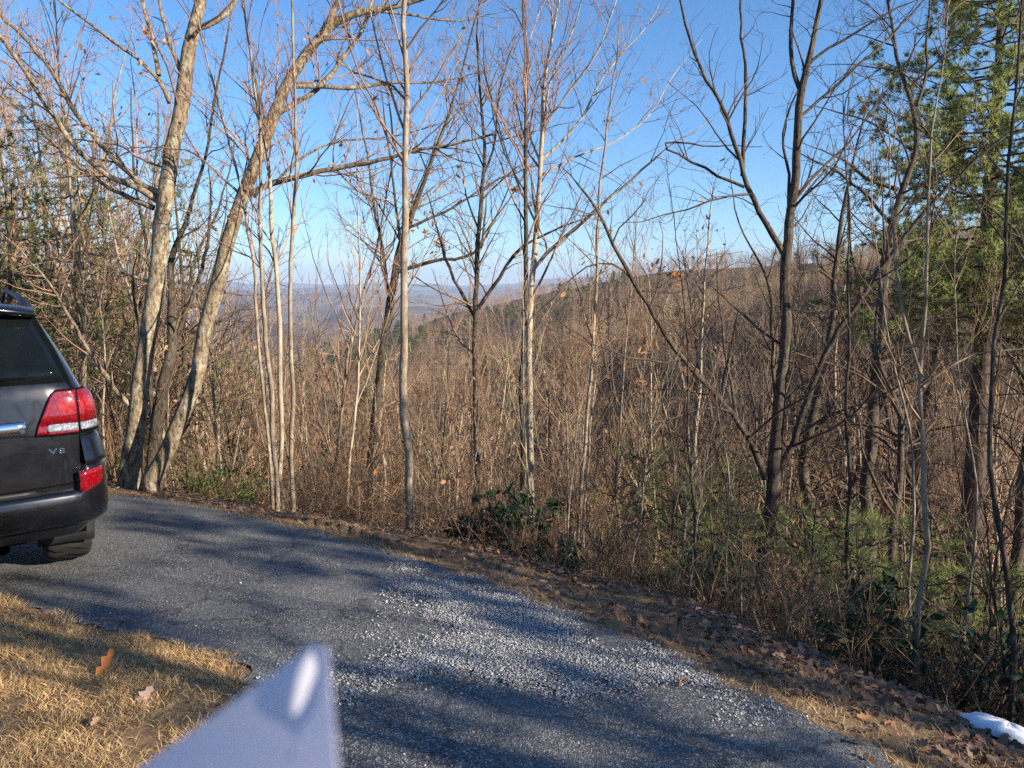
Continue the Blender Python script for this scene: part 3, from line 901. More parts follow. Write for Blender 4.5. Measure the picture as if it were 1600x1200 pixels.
hero('gnarled_tree', 'bent dark tree whose S shaped foot stands right beside the main trunk', 'tree', 13.0,
     [(1275, 815, 24), (1258, 765, 22), (1253, 710, 21), (1272, 645, 18), (1290, 560, 14), (1300, 500, 13), (1305, 430, 11), (1312, 370, 9), (1325, 290, 6), (1340, 220, 4)],
     [([(1262, 690), (1290, 650), (1330, 590), (1360, 560)], .2, (9, 6, 3)), ([(1304, 440), (1280, 420), (1250, 425)], -.2, (7, 5, 3)), ([(1300, 500), (1340, 480), (1380, 470)], .2, (6, 4, 3))],
     'bark_dark', 'twig_dark', dens=1.1, ext=1, up=.05, ang=(40, 75))
hero('young_tree', 'thin grey brown Y forked young tree in front of the laurel at lower right', 'tree', 4.7,
     [(1437, 1012, 13), (1440, 930, 13), (1449, 850, 12), (1441, 780, 11), (1440, 700, 10), (1442, 600, 9), (1445, 500, 7), (1448, 400, 6), (1452, 300, 5), (1462, 200, 4)],
     [([(1441, 592), (1418, 525), (1406, 470), (1400, 400), (1394, 330), (1390, 250)], .15, (7, 5, 3)), ([(1442, 605), (1480, 572), (1530, 550), (1575, 545)], .2, (6, 4, 3))],
     'bark_grey', 'twig', dens=.8, t0=.4, ext=.8)
hero('young_tree', 'wavy grey sapling at the right edge, rising in front of the pine', 'tree', 4.4,
     [(1580, 1090, 14), (1582, 960, 13), (1570, 850, 12), (1556, 770, 11), (1550, 700, 10), (1553, 600, 9), (1560, 500, 8), (1572, 400, 7), (1580, 300, 7), (1590, 150, 6), (1597, 0, 5)],
     [([(1572, 380), (1540, 340), (1510, 280)], .2, (4, 3, 2)), ([(1560, 500), (1590, 450), (1620, 400)], .2, (5, 4, 2))],
     'bark_dark', 'twig_dark', dens=.8, t0=.4, ext=1)
hero('young_tree', 'very straight thin dark sapling right of the main dark trunk', 'tree', 6.2,
     [(1325, 965, 9), (1328, 700, 8), (1330, 500, 6), (1329, 400, 5), (1322, 250, 3)], [], 'bark_dark', 'twig_dark', dens=.8, t0=.4, ext=.5)
hero('slender_tree', 'thin upright stem under the blue gap, right of the tall central pair', 'tree', 8.0,
     [(902, 862, 9), (912, 700, 8), (925, 560, 7), (930, 420, 6), (940, 300, 5), (950, 200, 4), (958, 120, 3)], [], 'bark_grey', 'twig', leaf=6, dens=1.1, t0=.4, ext=.5)
hero('slender_tree', 'thin pale stem left of the long slanting limb', 'tree', 8.6,
     [(1070, 845, 8), (1085, 700, 7), (1095, 560, 6), (1102, 440, 5), (1106, 330, 3)], [], 'bark_pale', 'twig', leaf=8, dens=1.1, t0=.3, ext=.3)
hero('gnarled_tree', 'dark trunk cut by the right edge of the picture behind the wavy sapling', 'tree', 10.0,
     [(1588, 900, 24), (1597, 800, 24), (1606, 700, 22), (1612, 560, 18), (1625, 400, 14), (1640, 250, 10)],
     [([(1608, 600), (1570, 540), (1530, 500)], .1, (9, 6, 3)), ([(1622, 420), (1580, 350), (1540, 320)], .1, (8, 5, 3))], 'bark_dark', 'twig_dark', dens=.9, ext=2)
hero('gnarled_tree', 'short dark trunk low on the slope left of the pine trunk', 'tree', 14.5,
     [(1415, 810, 20), (1425, 740, 17), (1437, 660, 13), (1450, 600, 10), (1462, 540, 8), (1490, 470, 5)], [([(1430, 700), (1400, 640), (1380, 600)], .1, (8, 5, 3))], 'bark_dark', 'twig_dark', dens=1.1, ext=.5, up=.05)

# ---- conifers
def tufts(P, D, n=10, ln=.1, w=.006, spread=1.0):
    B = len(P)
    d = nrm(D[:, None, :] * .8 + rng.standard_normal((B, n, 3)) * spread * .6)
    L = ln * rng.uniform(.7, 1.2, (B, n, 1))
    s = nrm(np.cross(d, rng.standard_normal((B, n, 3)))) * w
    b0 = P[:, None, :] + d * 0.0
    V = np.stack([b0 + s, b0 - s, b0 + d * L], 2)
    T = np.arange(B * n * 3).reshape(-1, 3)
    return V.reshape(-1, 3), T

def pine(name, label, base, trunk, Rt, h0, blen, whorl, bm, nm, needle=(10, .1, .006), nb=(4, 6), group=None, dens=5.0, droop=-.05, gap=.0):
    """trunk (n,3) world; branches from height h0 up"""
    root = empty(name, base)
    tag(root, label, 'pine tree', group)
    P, R = resample(trunk, Rt, 40)
    put(tubes(P[None], R[None], 10, rough=.04), 'trunk', root, M[bm], base, True)
    top = P[-1, 2]
    z = h0; st = []
    while z < top - .15:
        f = (z - h0) / (top - h0)
        c = np.array([np.interp(z, P[:, 2], P[:, i]) for i in range(3)])
        k = rng.integers(nb[0], nb[1] + 1)
        a0 = rng.random() * 6.28
        for j in range(k):
            if rng.random() < gap: continue
            a = a0 + j * 6.28 / k + rng.normal(0, .25)
            L = blen * (1 - f) ** .6 * rng.uniform(.6, 1.15) + .15
            pts = []
            for q in np.linspace(0, 1, 9):
                rr = L * q
                pts.append(c + [math.cos(a) * rr, math.sin(a) * rr, (droop * 1.5 * math.sin(q * 2.4) + .28 * f * q + .14 * q * q) * L + rng.normal(0, .015)])
            st.append((np.array(pts), np.linspace(.006 + .008 * L, .004, 9)))
        z += whorl * rng.uniform(.6, 1.3)
    PB = np.array([s[0] for s in st]); RB = np.array([s[1] for s in st])
    P1, R1 = grow(PB, RB, dens, .2, (35, 65), .35, (.12, .9), 5, .1, .12, .003, .5)
    P1[:, :, 2] = P1[:, :, 2] * 1.0
    P2, R2 = grow(P1, R1, dens * .8, .2, (30, 60), .5, (.08, .35), 3, .1, .1, .0025, .6)
    put([tubes(PB, RB, 5), tubes(P1, R1, 3)], 'branches', root, M[bm], base)['kind'] = 'stuff'
    TP = []; TD = []
    for PP in (P1, P2):
        if not len(PP): continue
        for q in (2, -1) if PP is P1 else (1, -1):
            TP.append(PP[:, q]); TD.append(nrm(PP[:, q] - PP[:, q - 1]))
    TP = np.concatenate(TP); TD = np.concatenate(TD)
    V, T = tufts(TP, TD, *needle)
    o = link('foliage', mk('foliage', V - np.asarray(base), None, T), root, M[nm])
    o['kind'] = 'stuff'
    return root

tp = np.array([at(px, py, 14.0) for px, py in [(1513, 870), (1520, 780), (1527, 680), (1533, 580), (1538, 480), (1541, 400), (1545, 300), (1556, 180), (1562, 80), (1568, -60), (1572, -190)]])
tr = np.array([38, 33, 28, 25, 23, 21, 18, 14, 11, 7, 2]) / 2 * 14 / F
b0 = np.array([tp[0, 0], tp[0, 1], Hs(tp[0, 0], tp[0, 1])]); tp[0, 2] = b0[2] - .1
pine('pine_tree', 'tall white pine with green needle tufts filling the upper right corner', b0, tp, tr, at(1540, 520, 14)[2], 2.8, .25, 'bark_pine', 'needle', (26, .11, .0065), (5, 7), dens=8, gap=.12)
def spine(name, lab, x, y, h, r, h0, bl, wh, bm, nm, needle, nb=(4, 6), group=None, dens=5., droop=-.05, gap=0.):
    g = Hs(x, y)
    t_ = np.array([[x + rng.normal(0, .03), y + rng.normal(0, .03), g + q * h] for q in np.linspace(-.01, 1, 7)])
    return pine(name, lab, np.array([x, y, g]), t_, np.linspace(r, .006, 7), g + h0, bl, wh, bm, nm, needle, nb, group, dens, droop, gap)
def pos(px, Y):
    return at(px, 600, Y)[0], Y
x, y = pos(85, 15); spine('hemlock_tree', 'dark evergreen behind the car roof at left', x, y, 8.5, .1, 1.0, 2.0, .28, 'bark_dark', 'needle_dark', (20, .06, .0055), dens=6, droop=-.15, gap=.25)
x, y = pos(290, 14); spine('hemlock_tree', 'thin evergreen showing between the two big oaks', x, y, 7.2, .08, 2.0, 1.5, .33, 'bark_dark', 'needle', (20, .06, .0055), dens=5, droop=-.12, gap=.35)
x, y = pos(180, 19); spine('hemlock_tree', 'evergreen farther back left of the straight oak', x, y, 10, .1, 1.5, 2.2, .35, 'bark_dark', 'needle_dark', (20, .06, .0055), dens=5, droop=-.12, gap=.3)
x, y = pos(-60, 13); spine('hemlock_tree', 'evergreen hidden mostly behind the rear window of the car', x, y, 7.5, .1, 1.0, 2.0, .3, 'bark_dark', 'needle_dark', (20, .06, .0055), dens=5, droop=-.12, gap=.3)
x, y = pos(130, 12.5); spine('hemlock_tree', 'feathery evergreen just left of the straight oak', x, y, 6.5, .07, .6, 1.8, .26, 'bark_dark', 'needle', (20, .06, .0055), dens=6, droop=-.12, gap=.3)
x, y = pos(30, 11.5); spine('hemlock_tree', 'low feathery evergreen right above the car roof', x, y, 5.2, .06, .6, 1.7, .26, 'bark_dark', 'needle_dark', (20, .06, .0055), dens=6, droop=-.12, gap=.3)
x, y = pos(800, 26); spine('pine_tree', 'small yellow green pine crown low beyond the tall central pair', x, y, Hs(x, y) * -1 - .5, .08, 4.0, 1.2, .4, 'bark_pine', 'needle', (9, .1, .01), dens=5)
YP = 'young pines with soft needles in the undergrowth'
for px, Y, ztop, bl, lab in [(1010, 9.6, 700, 1.0, 'young pine with bright soft needles left of the long slanting limb'),
                       (1095, 8.6, 735, 1.15, 'young bright green pine under the foot of the slanting limb'),
                       (1165, 9.5, 720, .8, 'young pine touching the left side of the main dark trunk'),
                       (1280, 7.6, 785, 1.1, 'young pine filling the gap right of the main dark trunk'),
                       (1360, 7.0, 815, 1.0, 'young pine at the foot of the crooked dark trunk'),
                       (1475, 7.6, 800, 1.0, 'young pine in front of the tall pine trunk'),
                       (1570, 6.6, 860, .8, 'young pine at the right edge behind the wavy sapling'),
                       (1400, 10.5, 790, .7, 'young blue green pine tuft farther down the slope')]:
    x, y = pos(px, Y)
    g = Hs(x, y)
    h = max(1.3, at(px, ztop, Y)[2] - g)
    spine('young_pine', lab, x, y, h, .022, max(.15, h - 2.3), bl, .2, 'bark_pine', 'needle_young', (14, .12, .0028), (4, 5), YP, dens=6, droop=.05)

# ---- filler trees: variants then copies
def make_tree(name, h, r, k1, ang, up, wig, lf, bk, tw, d2=3.3, d3=4.4, rmin=.003, t0=.25, lean=.05, leaf=0, sides=7):
    n = 22
    P = np.zeros((n, 3)); d = np.array([rng.normal(0, lean), rng.normal(0, lean), 1.0])
    for i in range(1, n):
        d = nrm(d + rng.normal(0, wig * .45, 3) * [1, 1, 0] + [0, 0, .08])
        P[i] = P[i - 1] + d * h / (n - 1)
    R = r * (1 - .9 * np.linspace(0, 1, n) ** .9)
    P[0, 2] -= .25
    root = empty(name)
    put(tubes(P[None], R[None], sides, rough=.05), 'trunk', root, M[bk], (0, 0, 0), True)
    P1, R1 = grow(P[None], R[None], k1 / h, t0, ang, lf, (.3, h * .45), 9, wig, up, rmin * 1.5, .55, lin=.7)
    P2, R2 = grow(P1, R1, d2, .15, ang, .4, (.2, h * .16), 6, wig, up, rmin, .55)
    P3, R3 = grow(P2, R2, d3, .1, ang, .5, (.1, h * .06 + .1), 4, wig, up * .6, rmin * .8, .6)
    put([tubes(P1, R1, 5), tubes(P2, R2, 3), tubes(P3, R3, 3)], 'crown', root, M[tw], (0, 0, 0))['kind'] = 'stuff'
    if leaf:
        tp_ = P2[:, -1]
        tp_ = tp_[rng.choice(len(tp_), min(leaf, len(tp_)), replace=False)]
        V, Q = leaves(tp_, rng.uniform(.06, .1, len(tp_)))
        c = put((V, Q), 'dead_leaves', root, M['dead_leaf'], (0, 0, 0)); c['kind'] = 'stuff'
    root['h'] = h
    return root

def make_shrub(name, ns, h, bk, tw, spread=.5, arch=.0, leaf=0):
    root = empty(name)
    P = np.zeros((ns, 9, 3)); R = np.zeros((ns, 9))
    for i in range(ns):
        a = rng.random() * 6.28
        d = nrm(np.array([math.cos(a) * spread * rng.random(), math.sin(a) * spread * rng.random(), 1]))
        L = h * rng.uniform(.5, 1.1)
        P[i, 0] = [rng.normal(0, .12), rng.normal(0, .12), -.1]
        for k in range(1, 9):
            d = nrm(d + rng.normal(0, .14, 3) + [math.cos(a) * arch, math.sin(a) * arch, -arch * .5])
            P[i, k] = P[i, k - 1] + d * L / 8
        R[i] = np.linspace(.004 + .0022 * L, .0022, 9)
    put(tubes(P, R, 4), 'stems', root, M[bk], (0, 0, 0))['kind'] = 'stuff'
    P1, R1 = grow(P, R, 6, .15, (30, 75), .4, (.12, .9), 5, .2, .12, .002, .6)
    P2, R2 = grow(P1, R1, 6.5, .15, (30, 65), .5, (.06, .3), 4, .15, .1, .0016, .6)
    put([tubes(P1, R1, 3), tubes(P2, R2, 3)], 'twigs', root, M[tw], (0, 0, 0))['kind'] = 'stuff'
    if leaf:
        tp_ = P1[:, -1]
        tp_ = tp_[rng.choice(len(tp_), min(leaf, len(tp_)), replace=False)]
        V, Q = leaves(tp_, rng.uniform(.04, .07, len(tp_)))
        c = put((V, Q), 'dead_leaves', root, M['dead_leaf'], (0, 0, 0)); c['kind'] = 'stuff'
    root['h'] = h
    return root

PROTO = {
 'slender': [make_tree('slender_tree', 8, .036, 44, (22, 45), .3, .12, .35, 'bark_grey', 'twig_red', leaf=6),
             make_tree('slender_tree', 7.5, .04, 42, (25, 50), .25, .13, .38, 'bark_grey', 'twig', leaf=0),
             make_tree('slender_tree', 8, .05, 38, (30, 60), .15, .15, .4, 'bark_grey', 'twig', leaf=12)],
 'oak': [make_tree('bare_tree', 11, .11, 24, (40, 75), .10, .18, .42, 'bark_grey', 'twig', 2.5, 3.2, .004, leaf=60),
         make_tree('bare_tree', 10, .09, 26, (35, 65), .18, .16, .40, 'bark_oak', 'twig_red', 2.5, 3.2, .004, leaf=25),
         make_tree('bare_tree', 9, .09, 24, (45, 85), .02, .24, .45, 'bark_dark', 'twig_dark', 2.6, 3.4, .0038),
         make_tree('bare_tree', 10, .08, 26, (35, 70), .12, .2, .42, 'bark_pale', 'twig_pale', 2.4, 3.2, .004)],
 'sapling': [make_tree('bare_sapling', 4, .016, 20, (25, 55), .2, .12, .35, 'bark_grey', 'twig', 4, 4, .002, .2),
             make_tree('bare_sapling', 3.5, .014, 18, (30, 60), .15, .15, .35, 'bark_dark', 'twig_dark', 4, 4, .002, .2),
             make_tree('bare_sapling', 4.5, .018, 22, (22, 50), .25, .10, .3, 'bark_pale', 'twig_pale', 4, 4, .002, .25),
             make_tree('bare_sapling', 4, .015, 20, (30, 65), .1, .16, .4, 'bark_grey', 'twig_red', 4, 4, .002, .2, leaf=8)],
 'shrub': [make_shrub('bare_shrub', 13, 1.5, 'twig', 'twig', .5, .05),
           make_shrub('bare_shrub', 11, 1.9, 'twig_dark', 'twig_dark', .45, .12),
           make_shrub('bare_shrub', 14, 1.2, 'twig_red', 'twig', .7, .08, leaf=12),
           make_shrub('bare_shrub', 9, 2.3, 'twig_red', 'twig', .4, .03)],
}
for v in PROTO.values():
    for i, p in enumerate(v): v[i] = [tree_of(p), p['h'], False, p]
PTX = {'slender': ('tree', 'slender bare tree with upswept twigs, one of those scattered behind the first row'),
       'oak': ('tree', 'bare leafless tree farther down the wooded slope'),
       'sapling': ('sapling', 'thin bare sapling among those crowding the bank below the verge'),
       'shrub': ('shrub', 'bare many stemmed shrub tangled along the foot of the bank')}
PGR = {'slender': 'slender bare trees behind the first row', 'oak': 'bare trees down the wooded slope', 'sapling': 'thin saplings crowding the bank', 'shrub': 'bare shrubs along the bank'}
def place(kind, x, y, s=1.0, vi=None, label=None, group=None, tilt=.05, sz=None):
    L = PROTO[kind]
    vi = rng.integers(len(L)) if vi is None else vi
    e = L[vi]
    if not e[2]: o = e[3]; e[2] = True
    else: o = copy_tree(e[0])
    o.location = (x, y, Hs(x, y))
    o.scale = (s, s, sz or s)
    o.rotation_euler = (rng.normal(0, tilt), rng.normal(0, tilt), rng.random() * 6.28)
    tag(o, label or descr(kind, vi, x, y), PTX[kind][0], group or PGR[kind])
    return o

LAND = [(-400, 'behind the dark car'), (165, 'between the car and the straight oak'), (245, 'between the two big oaks'), (345, 'between the leaning oak and the slender clump'), (470, 'right of the slender clump'),
        (560, 'just left of the smooth grey trunk'), (640, 'just right of the smooth grey trunk'), (745, 'just left of the tall central pair'), (835, 'just right of the tall central pair'), (930, 'above the end of the slanting limb'),
        (1050, 'under the slanting limb'), (1210, 'just right of the main dark trunk'), (1290, 'left of the crooked trunk'), (1370, 'right of the crooked trunk'), (1450, 'left of the pine trunk'), (1530, 'right of the pine trunk'), (1600, 'at the right edge')]
ADJ = {'slender': ['reddish twigged slender tree', 'grey slender tree', 'leafy tipped slender tree'], 'oak': ['grey bare tree', 'tan bare tree', 'dark crooked bare tree', 'pale bare tree'],
       'sapling': ['grey sapling', 'dark sapling', 'pale sapling', 'reddish sapling'], 'shrub': ['upright brown shrub', 'dark thin shrub', 'reddish spreading shrub', 'tall pale shrub']}
def descr(kind, vi, x, y):
    px = 800 + F * x / max(y, .1)
    w = [t_ for p_, t_ in LAND if px >= p_][-1]
    rows = {'shrub': [(5.5, 'at the verge'), (7.5, 'on the bank'), (9.5, 'lower on the bank'), (99, 'deep in the thicket')], 'sapling': [(7, 'nearest the drive'), (9, 'on the bank'), (11.5, 'lower on the bank'), (99, 'deep in the thicket')],
            'slender': [(12, 'behind the front row'), (16, 'in the second row'), (20, 'in the third row'), (99, 'far back')], 'oak': [(18, 'on the upper slope'), (25, 'on the middle slope'), (33, 'on the lower slope'), (99, 'far down the slope')]}[kind]
    return ADJ[kind][vi] + ' ' + [t_ for d_, t_ in rows if y < d_][0] + ', ' + w

def toppy(px, Y):
    lo = np.interp(px, [-200, 200, 330, 420, 560, 700, 900, 960, 1100, 1250, 1400, 1700], [60, 160, 440, 500, 560, 560, 530, 460, 410, 420, 380, 300])
    return lo

def scatter(kind, n, Y0, Y1, emin, emax, px0=-150, px1=1750, pw=1.0, smin=.5, smax=1.5, mult=1.0, rmin=.6, jit=60):
    c = 0; tries = 0; pts = []
    while c < n and tries < n * 60:
        tries += 1
        px = rng.uniform(px0, px1); Y = Y0 + (Y1 - Y0) * rng.random() ** pw
        x, y = at(px, 600, Y)[:2]
        if px > 950 and kind == 'shrub' and rng.random() < .4: continue
        if px > 930 and kind in ('slender', 'sapling') and rng.random() < .72: continue
        e = float(eR(np.array([x]), np.array([y]))[0])
        if not emin < e < emax: continue
        if any((x - a) ** 2 + (y - b) ** 2 < (rmin * (Y / 10)) ** 2 for a, b in pts): continue
        g = Hs(x, y)
        vi = rng.integers(len(PROTO[kind]))
        if px > 930 and rng.random() < .75: vi = {'oak': 2, 'slender': 1, 'sapling': int(rng.integers(0, 2)), 'shrub': int(rng.integers(0, 2))}[kind]
        h = PROTO[kind][vi][1]
        zt = at(px, (toppy(px, Y) if kind != 'shrub' else np.interp(px, [-150, 300, 640, 900, 1200, 1700], [600, 670, 690, 740, 830, 900])) + rng.normal(20, jit), Y)[2]
        s = (zt - g) / h * mult
        if s < smin * .6: continue
        s = min(max(s, smin), smax) * rng.uniform(.85, 1.1)
        place(kind, x, y, s, vi)
        pts.append((x, y)); c += 1
scatter('oak', 100, 13, 42, 5, 60, pw=.8, smin=.45, smax=1.5, rmin=.9)
scatter('oak', 34, 12, 30, 3.5, 60, px0=-220, px1=330, pw=.8, smin=.6, smax=1.6, rmin=.8)
scatter('slender', 75, 9, 24, 2.2, 25, pw=.9, smin=.4, smax=1.4, rmin=.6)
scatter('sapling', 110, 5, 14, 1.25, 7, pw=.9, smin=.45, smax=1.2, rmin=.35, jit=140)
scatter('shrub', 220, 4, 12, 1.0, 5.0, pw=.9, smin=.3, smax=1.1, rmin=.28, jit=70)

# taller growth on the left side beyond the parked car
for px, Y, k, s in [(20, 12, 'slender', 1.15), (110, 11, 'slender', 1.1), (-40, 16, 'oak', 1.1), (60, 19, 'oak', 1.15), (150, 16, 'oak', 1.0), (330, 13, 'slender', .9), (0, 24, 'oak', 1.3), (120, 26, 'oak', 1.3), (360, 11, 'sapling', 1.2), (540, 9, 'sapling', 1.2), (500, 11, 'slender', .95), (700, 12, 'slender', .8), (-110, 12, 'oak', 1), (200, 22, 'oak', 1.2), (-20, 10.8, 'slender', 1.)]:
    x, y = pos(px, Y)
    place(k, x, y, s, group='tall bare trees beyond the car' if px < 250 else 'slim bare trees in the middle row')
for px, Y, k, s in [(1480, 9, 'oak', .85), (1640, 8, 'oak', .9), (1330, 16, 'oak', 1.15), (1420, 18, 'oak', 1.3), (1620, 14, 'oak', 1.3), (1520, 20, 'oak', 1.5), (1290, 20, 'oak', 1.2), (1150, 17, 'oak', .95), (1230, 14, 'slender', 1.2), (1030, 14, 'slender', .95), (980, 10, 'slender', .75)]:
    x, y = pos(px, Y)
    place(k, x, y, s, vi=(2 if k == 'oak' else 1), group='bare trees netting the sky at right')

rng = np.random.default_rng(5)
# trees out of frame on the sunward side, whose shade bands the drive
for x, y, k, vi, s in [(7.2, -.6, 'oak', 0, .9), (9.0, -5.9, 'oak', 1, 1.1), (9.5, 0.5, 'oak', 2, 1.0), (12.5, -7.6, 'oak', 3, 1.2), (7.2, 1.6, 'slender', 1, 1.1), (5, -4.4, 'slender', 2, 1.1), (13.5, -1, 'oak', 0, 1.2),
                       (11, 3.2, 'oak', 2, 1.2), (14.5, 3.6, 'oak', 1, 1.3), (16, -7, 'oak', 0, 1.3), (9.8, -8, 'oak', 2, 1.2), (6.6, -6.5, 'slender', 0, 1.2), (17.5, 0, 'oak', 3, 1.4), (8.0, 3.4, 'slender', 0, 1.1)]:
    place(k, x, y, s, vi, 'bare tree standing off to the right on the sunward side of the drive', 'trees off to the right on the sunward side')
for x, y, zt, w in [(6.5, 1.5, 3.9, 1.2), (6.9, 2.4, 4.3, 1.3), (7.3, 3.3, 4.1, 1.3), (7.9, 4.1, 3.1, 1.2), (8.6, 5.1, 2.4, 1.1), (9.8, 6.0, 3.0, 1.1), (5.5, -.25, 4.2, .9), (5.0, -1.0, 2.4, .35), (9.4, -1.7, 5.2, .55), (10.1, -.15, 5.6, 1.2), (8.9, -.4, 4.6, .5), (11.5, 4.2, 5.5, 1.5)]:
    g_ = Hs(x, y)
    spine('pine_tree', 'young pine standing off to the right of the drive, outside the picture', x, y, zt - g_, .07, max(.3, -.9 - g_), w, .34, 'bark_pine', 'needle', (10, .12, .011), (5, 6), 'pines off to the right', dens=5, gap=.05)

# ---- evergreen laurels with broad leaves
def laurel(px, Y, h, w, n, label):
    x, y = pos(px, Y)
    g = Hs(x, y)
    root = empty('laurel_shrub', (x, y, g))
    tag(root, label, 'shrub', 'laurels with glossy dark leaves')
    ns = 12
    P = np.zeros((ns, 8, 3)); R = np.zeros((ns, 8))
    for i in range(ns):
        a = rng.random() * 6.28; d = nrm(np.array([math.cos(a) * w * .8, math.sin(a) * w * .6, h * .9]))
        for k in range(1, 8):
            d = nrm(d + rng.normal(0, .15, 3)); P[i, k] = P[i, k - 1] + d * h * rng.uniform(.8, 1.05) / 7
        R[i] = np.linspace(.012, .003, 8)
    put(tubes(P, R, 5), 'stems', root, M['twig_dark'], (0, 0, 0))['kind'] = 'stuff'
    P1, R1 = grow(P, R, 5, .25, (35, 75), .4, (.12, .5), 5, .15, .2, .002, .5)
    put(tubes(P1, R1, 3), 'twigs', root, M['twig_dark'], (0, 0, 0))['kind'] = 'stuff'
    tp_ = np.concatenate([P1[:, -1], P1[:, 3], P[:, -1], P[:, 5]])
    k = rng.integers(0, len(tp_), n)
    LP = tp_[k] + rng.normal(0, .035, (n, 3))
    V, Q = leaves(LP, rng.uniform(.06, .11, n), up=(0, -.3, .8), tilt=.8, fold=.25)
    c = put((V, Q), 'foliage', root, M['laurel'], (0, 0, 0)); c['kind'] = 'stuff'
laurel(790, 7.0, .75, .5, 420, 'dark glossy laurel at the foot of the tall central pair, on the verge edge')
laurel(735, 7.2, .4, .3, 150, 'low small laurel just left of the larger central laurel')
laurel(1130, 6.6, .85, .5, 240, 'laurel with sparse dark leaves just left of the main dark trunk')
laurel(1400, 5.0, .75, .5, 300, 'broad dark laurel around the foot of the Y forked young tree at lower right')
laurel(1500, 4.9, .55, .4, 160, 'lower laurel between the Y forked young tree and the right edge')
laurel(1575, 4.6, .8, .25, 70, 'laurel with few drooping leaves at the right edge')
laurel(890, 6.6, .3, .25, 70, 'tiny laurel right of the central laurel')
laurel(340, 10.6, .9, .5, 200, 'laurel in the shade behind the leaning oak')
# light green shoots at the foot of the oaks
def shoots(px, Y, h, n, label):
    x, y = pos(px, Y); root = empty('green_bush', (x, y, Hs(x, y)))
    tag(root, label, 'bush', 'light green bushes near the oaks')
    ns = 14
    P = np.zeros((ns, 6, 3)); R = np.zeros((ns, 6))
    for i in range(ns):
        a = rng.random() * 6.28; d = nrm(np.array([math.cos(a) * .7, math.sin(a) * .7, .9]))
        for k in range(1, 6):
            d = nrm(d + rng.normal(0, .15, 3)); P[i, k] = P[i, k - 1] + d * h / 5
        R[i] = np.linspace(.006, .002, 6)
    put(tubes(P, R, 4), 'stems', root, M['twig'], (0, 0, 0))['kind'] = 'stuff'
    k = rng.integers(0, ns, n); j = rng.integers(2, 6, n)
    V, Q = leaves(P[k, j] + rng.normal(0, .09, (n, 3)), rng.uniform(.03, .06, n))
    c = put((V, Q), 'foliage', root, M['green_shoot'], (0, 0, 0)); c['kind'] = 'stuff'
shoots(315, 9.6, .55, 500, 'yellow green bush low behind the leaning oak')
shoots(370, 9.4, .45, 350, 'smaller yellow green bush between the leaning oak and the slender clump')
shoots(178, 10.2, .6, 350, 'light green bush just right of the car tail light')

# ---- hillside woods: too many to count
def lowtree(k1, h, bk, tw, ang, up, wig):
    n = 8
    P = np.zeros((n, 3))
    for i in range(1, n): P[i] = P[i - 1] + [rng.normal(0, .12), rng.normal(0, .12), h / (n - 1)]
    P[0, 2] = -1.5
    R = .10 * (1 - .85 * np.linspace(0, 1, n))
    P1, R1 = grow(P[None], R[None], k1 / h, .2, ang, .42, (.5, h * .5), 5, wig, up, .016, .6)
    P2, R2 = grow(P1, R1, 1.6, .1, ang, .5, (.4, 2.2), 4, wig, up, .011, .6)
    P3, R3 = grow(P2, R2, 2.0, .1, ang, .6, (.3, 1.0), 3, wig, up, .009, .7)
    V, Q = join([tubes(P[None], R[None], 5), tubes(P1, R1, 3), tubes(P2, R2, 3), tubes(P3, R3, 3)])
    me = mk('woodland_tree', V, Q); me.materials.append(M[tw])
    return me
def lowpine(h):
    P = np.array([[[0, 0, -1], [0, 0, h * .5], [0, 0, h]]]); R = np.array([[.12, .07, .01]])
    V, Q = tubes(P, R, 5)
    m_ = 60
    z_ = rng.uniform(.2, 1, m_) ** .8 * h; a_ = rng.random(m_) * 6.28; L = (1 - z_ / h) * h * .28 + .3
    B = np.stack([np.cos(a_) * L * .3, np.sin(a_) * L * .3, z_], -1); D = np.stack([np.cos(a_), np.sin(a_), z_ * 0 + .1], -1)
    pts = np.concatenate([B + D * (L * f)[:, None] for f in (0, .35, .7)]); dd = np.concatenate([D] * 3)
    V2, T2 = tufts(pts, dd, 9, .6, .05)
    me = mk('woodland_pine', np.concatenate([V, V2]), Q, T2 + len(V)); me.materials.append(M['needle_dark'])
    return me
srcs = [lowtree(20, 9, 'bark_grey', 'twig_red', (35, 65), .2, .12), lowtree(22, 8.5, 'bark_grey', 'twig_pale', (35, 70), .15, .15), lowtree(22, 9.5, 'bark_grey', 'twig', (30, 60), .25, .1), lowtree(20, 8, 'bark_dark', 'twig', (40, 75), .1, .18), lowpine(9)]
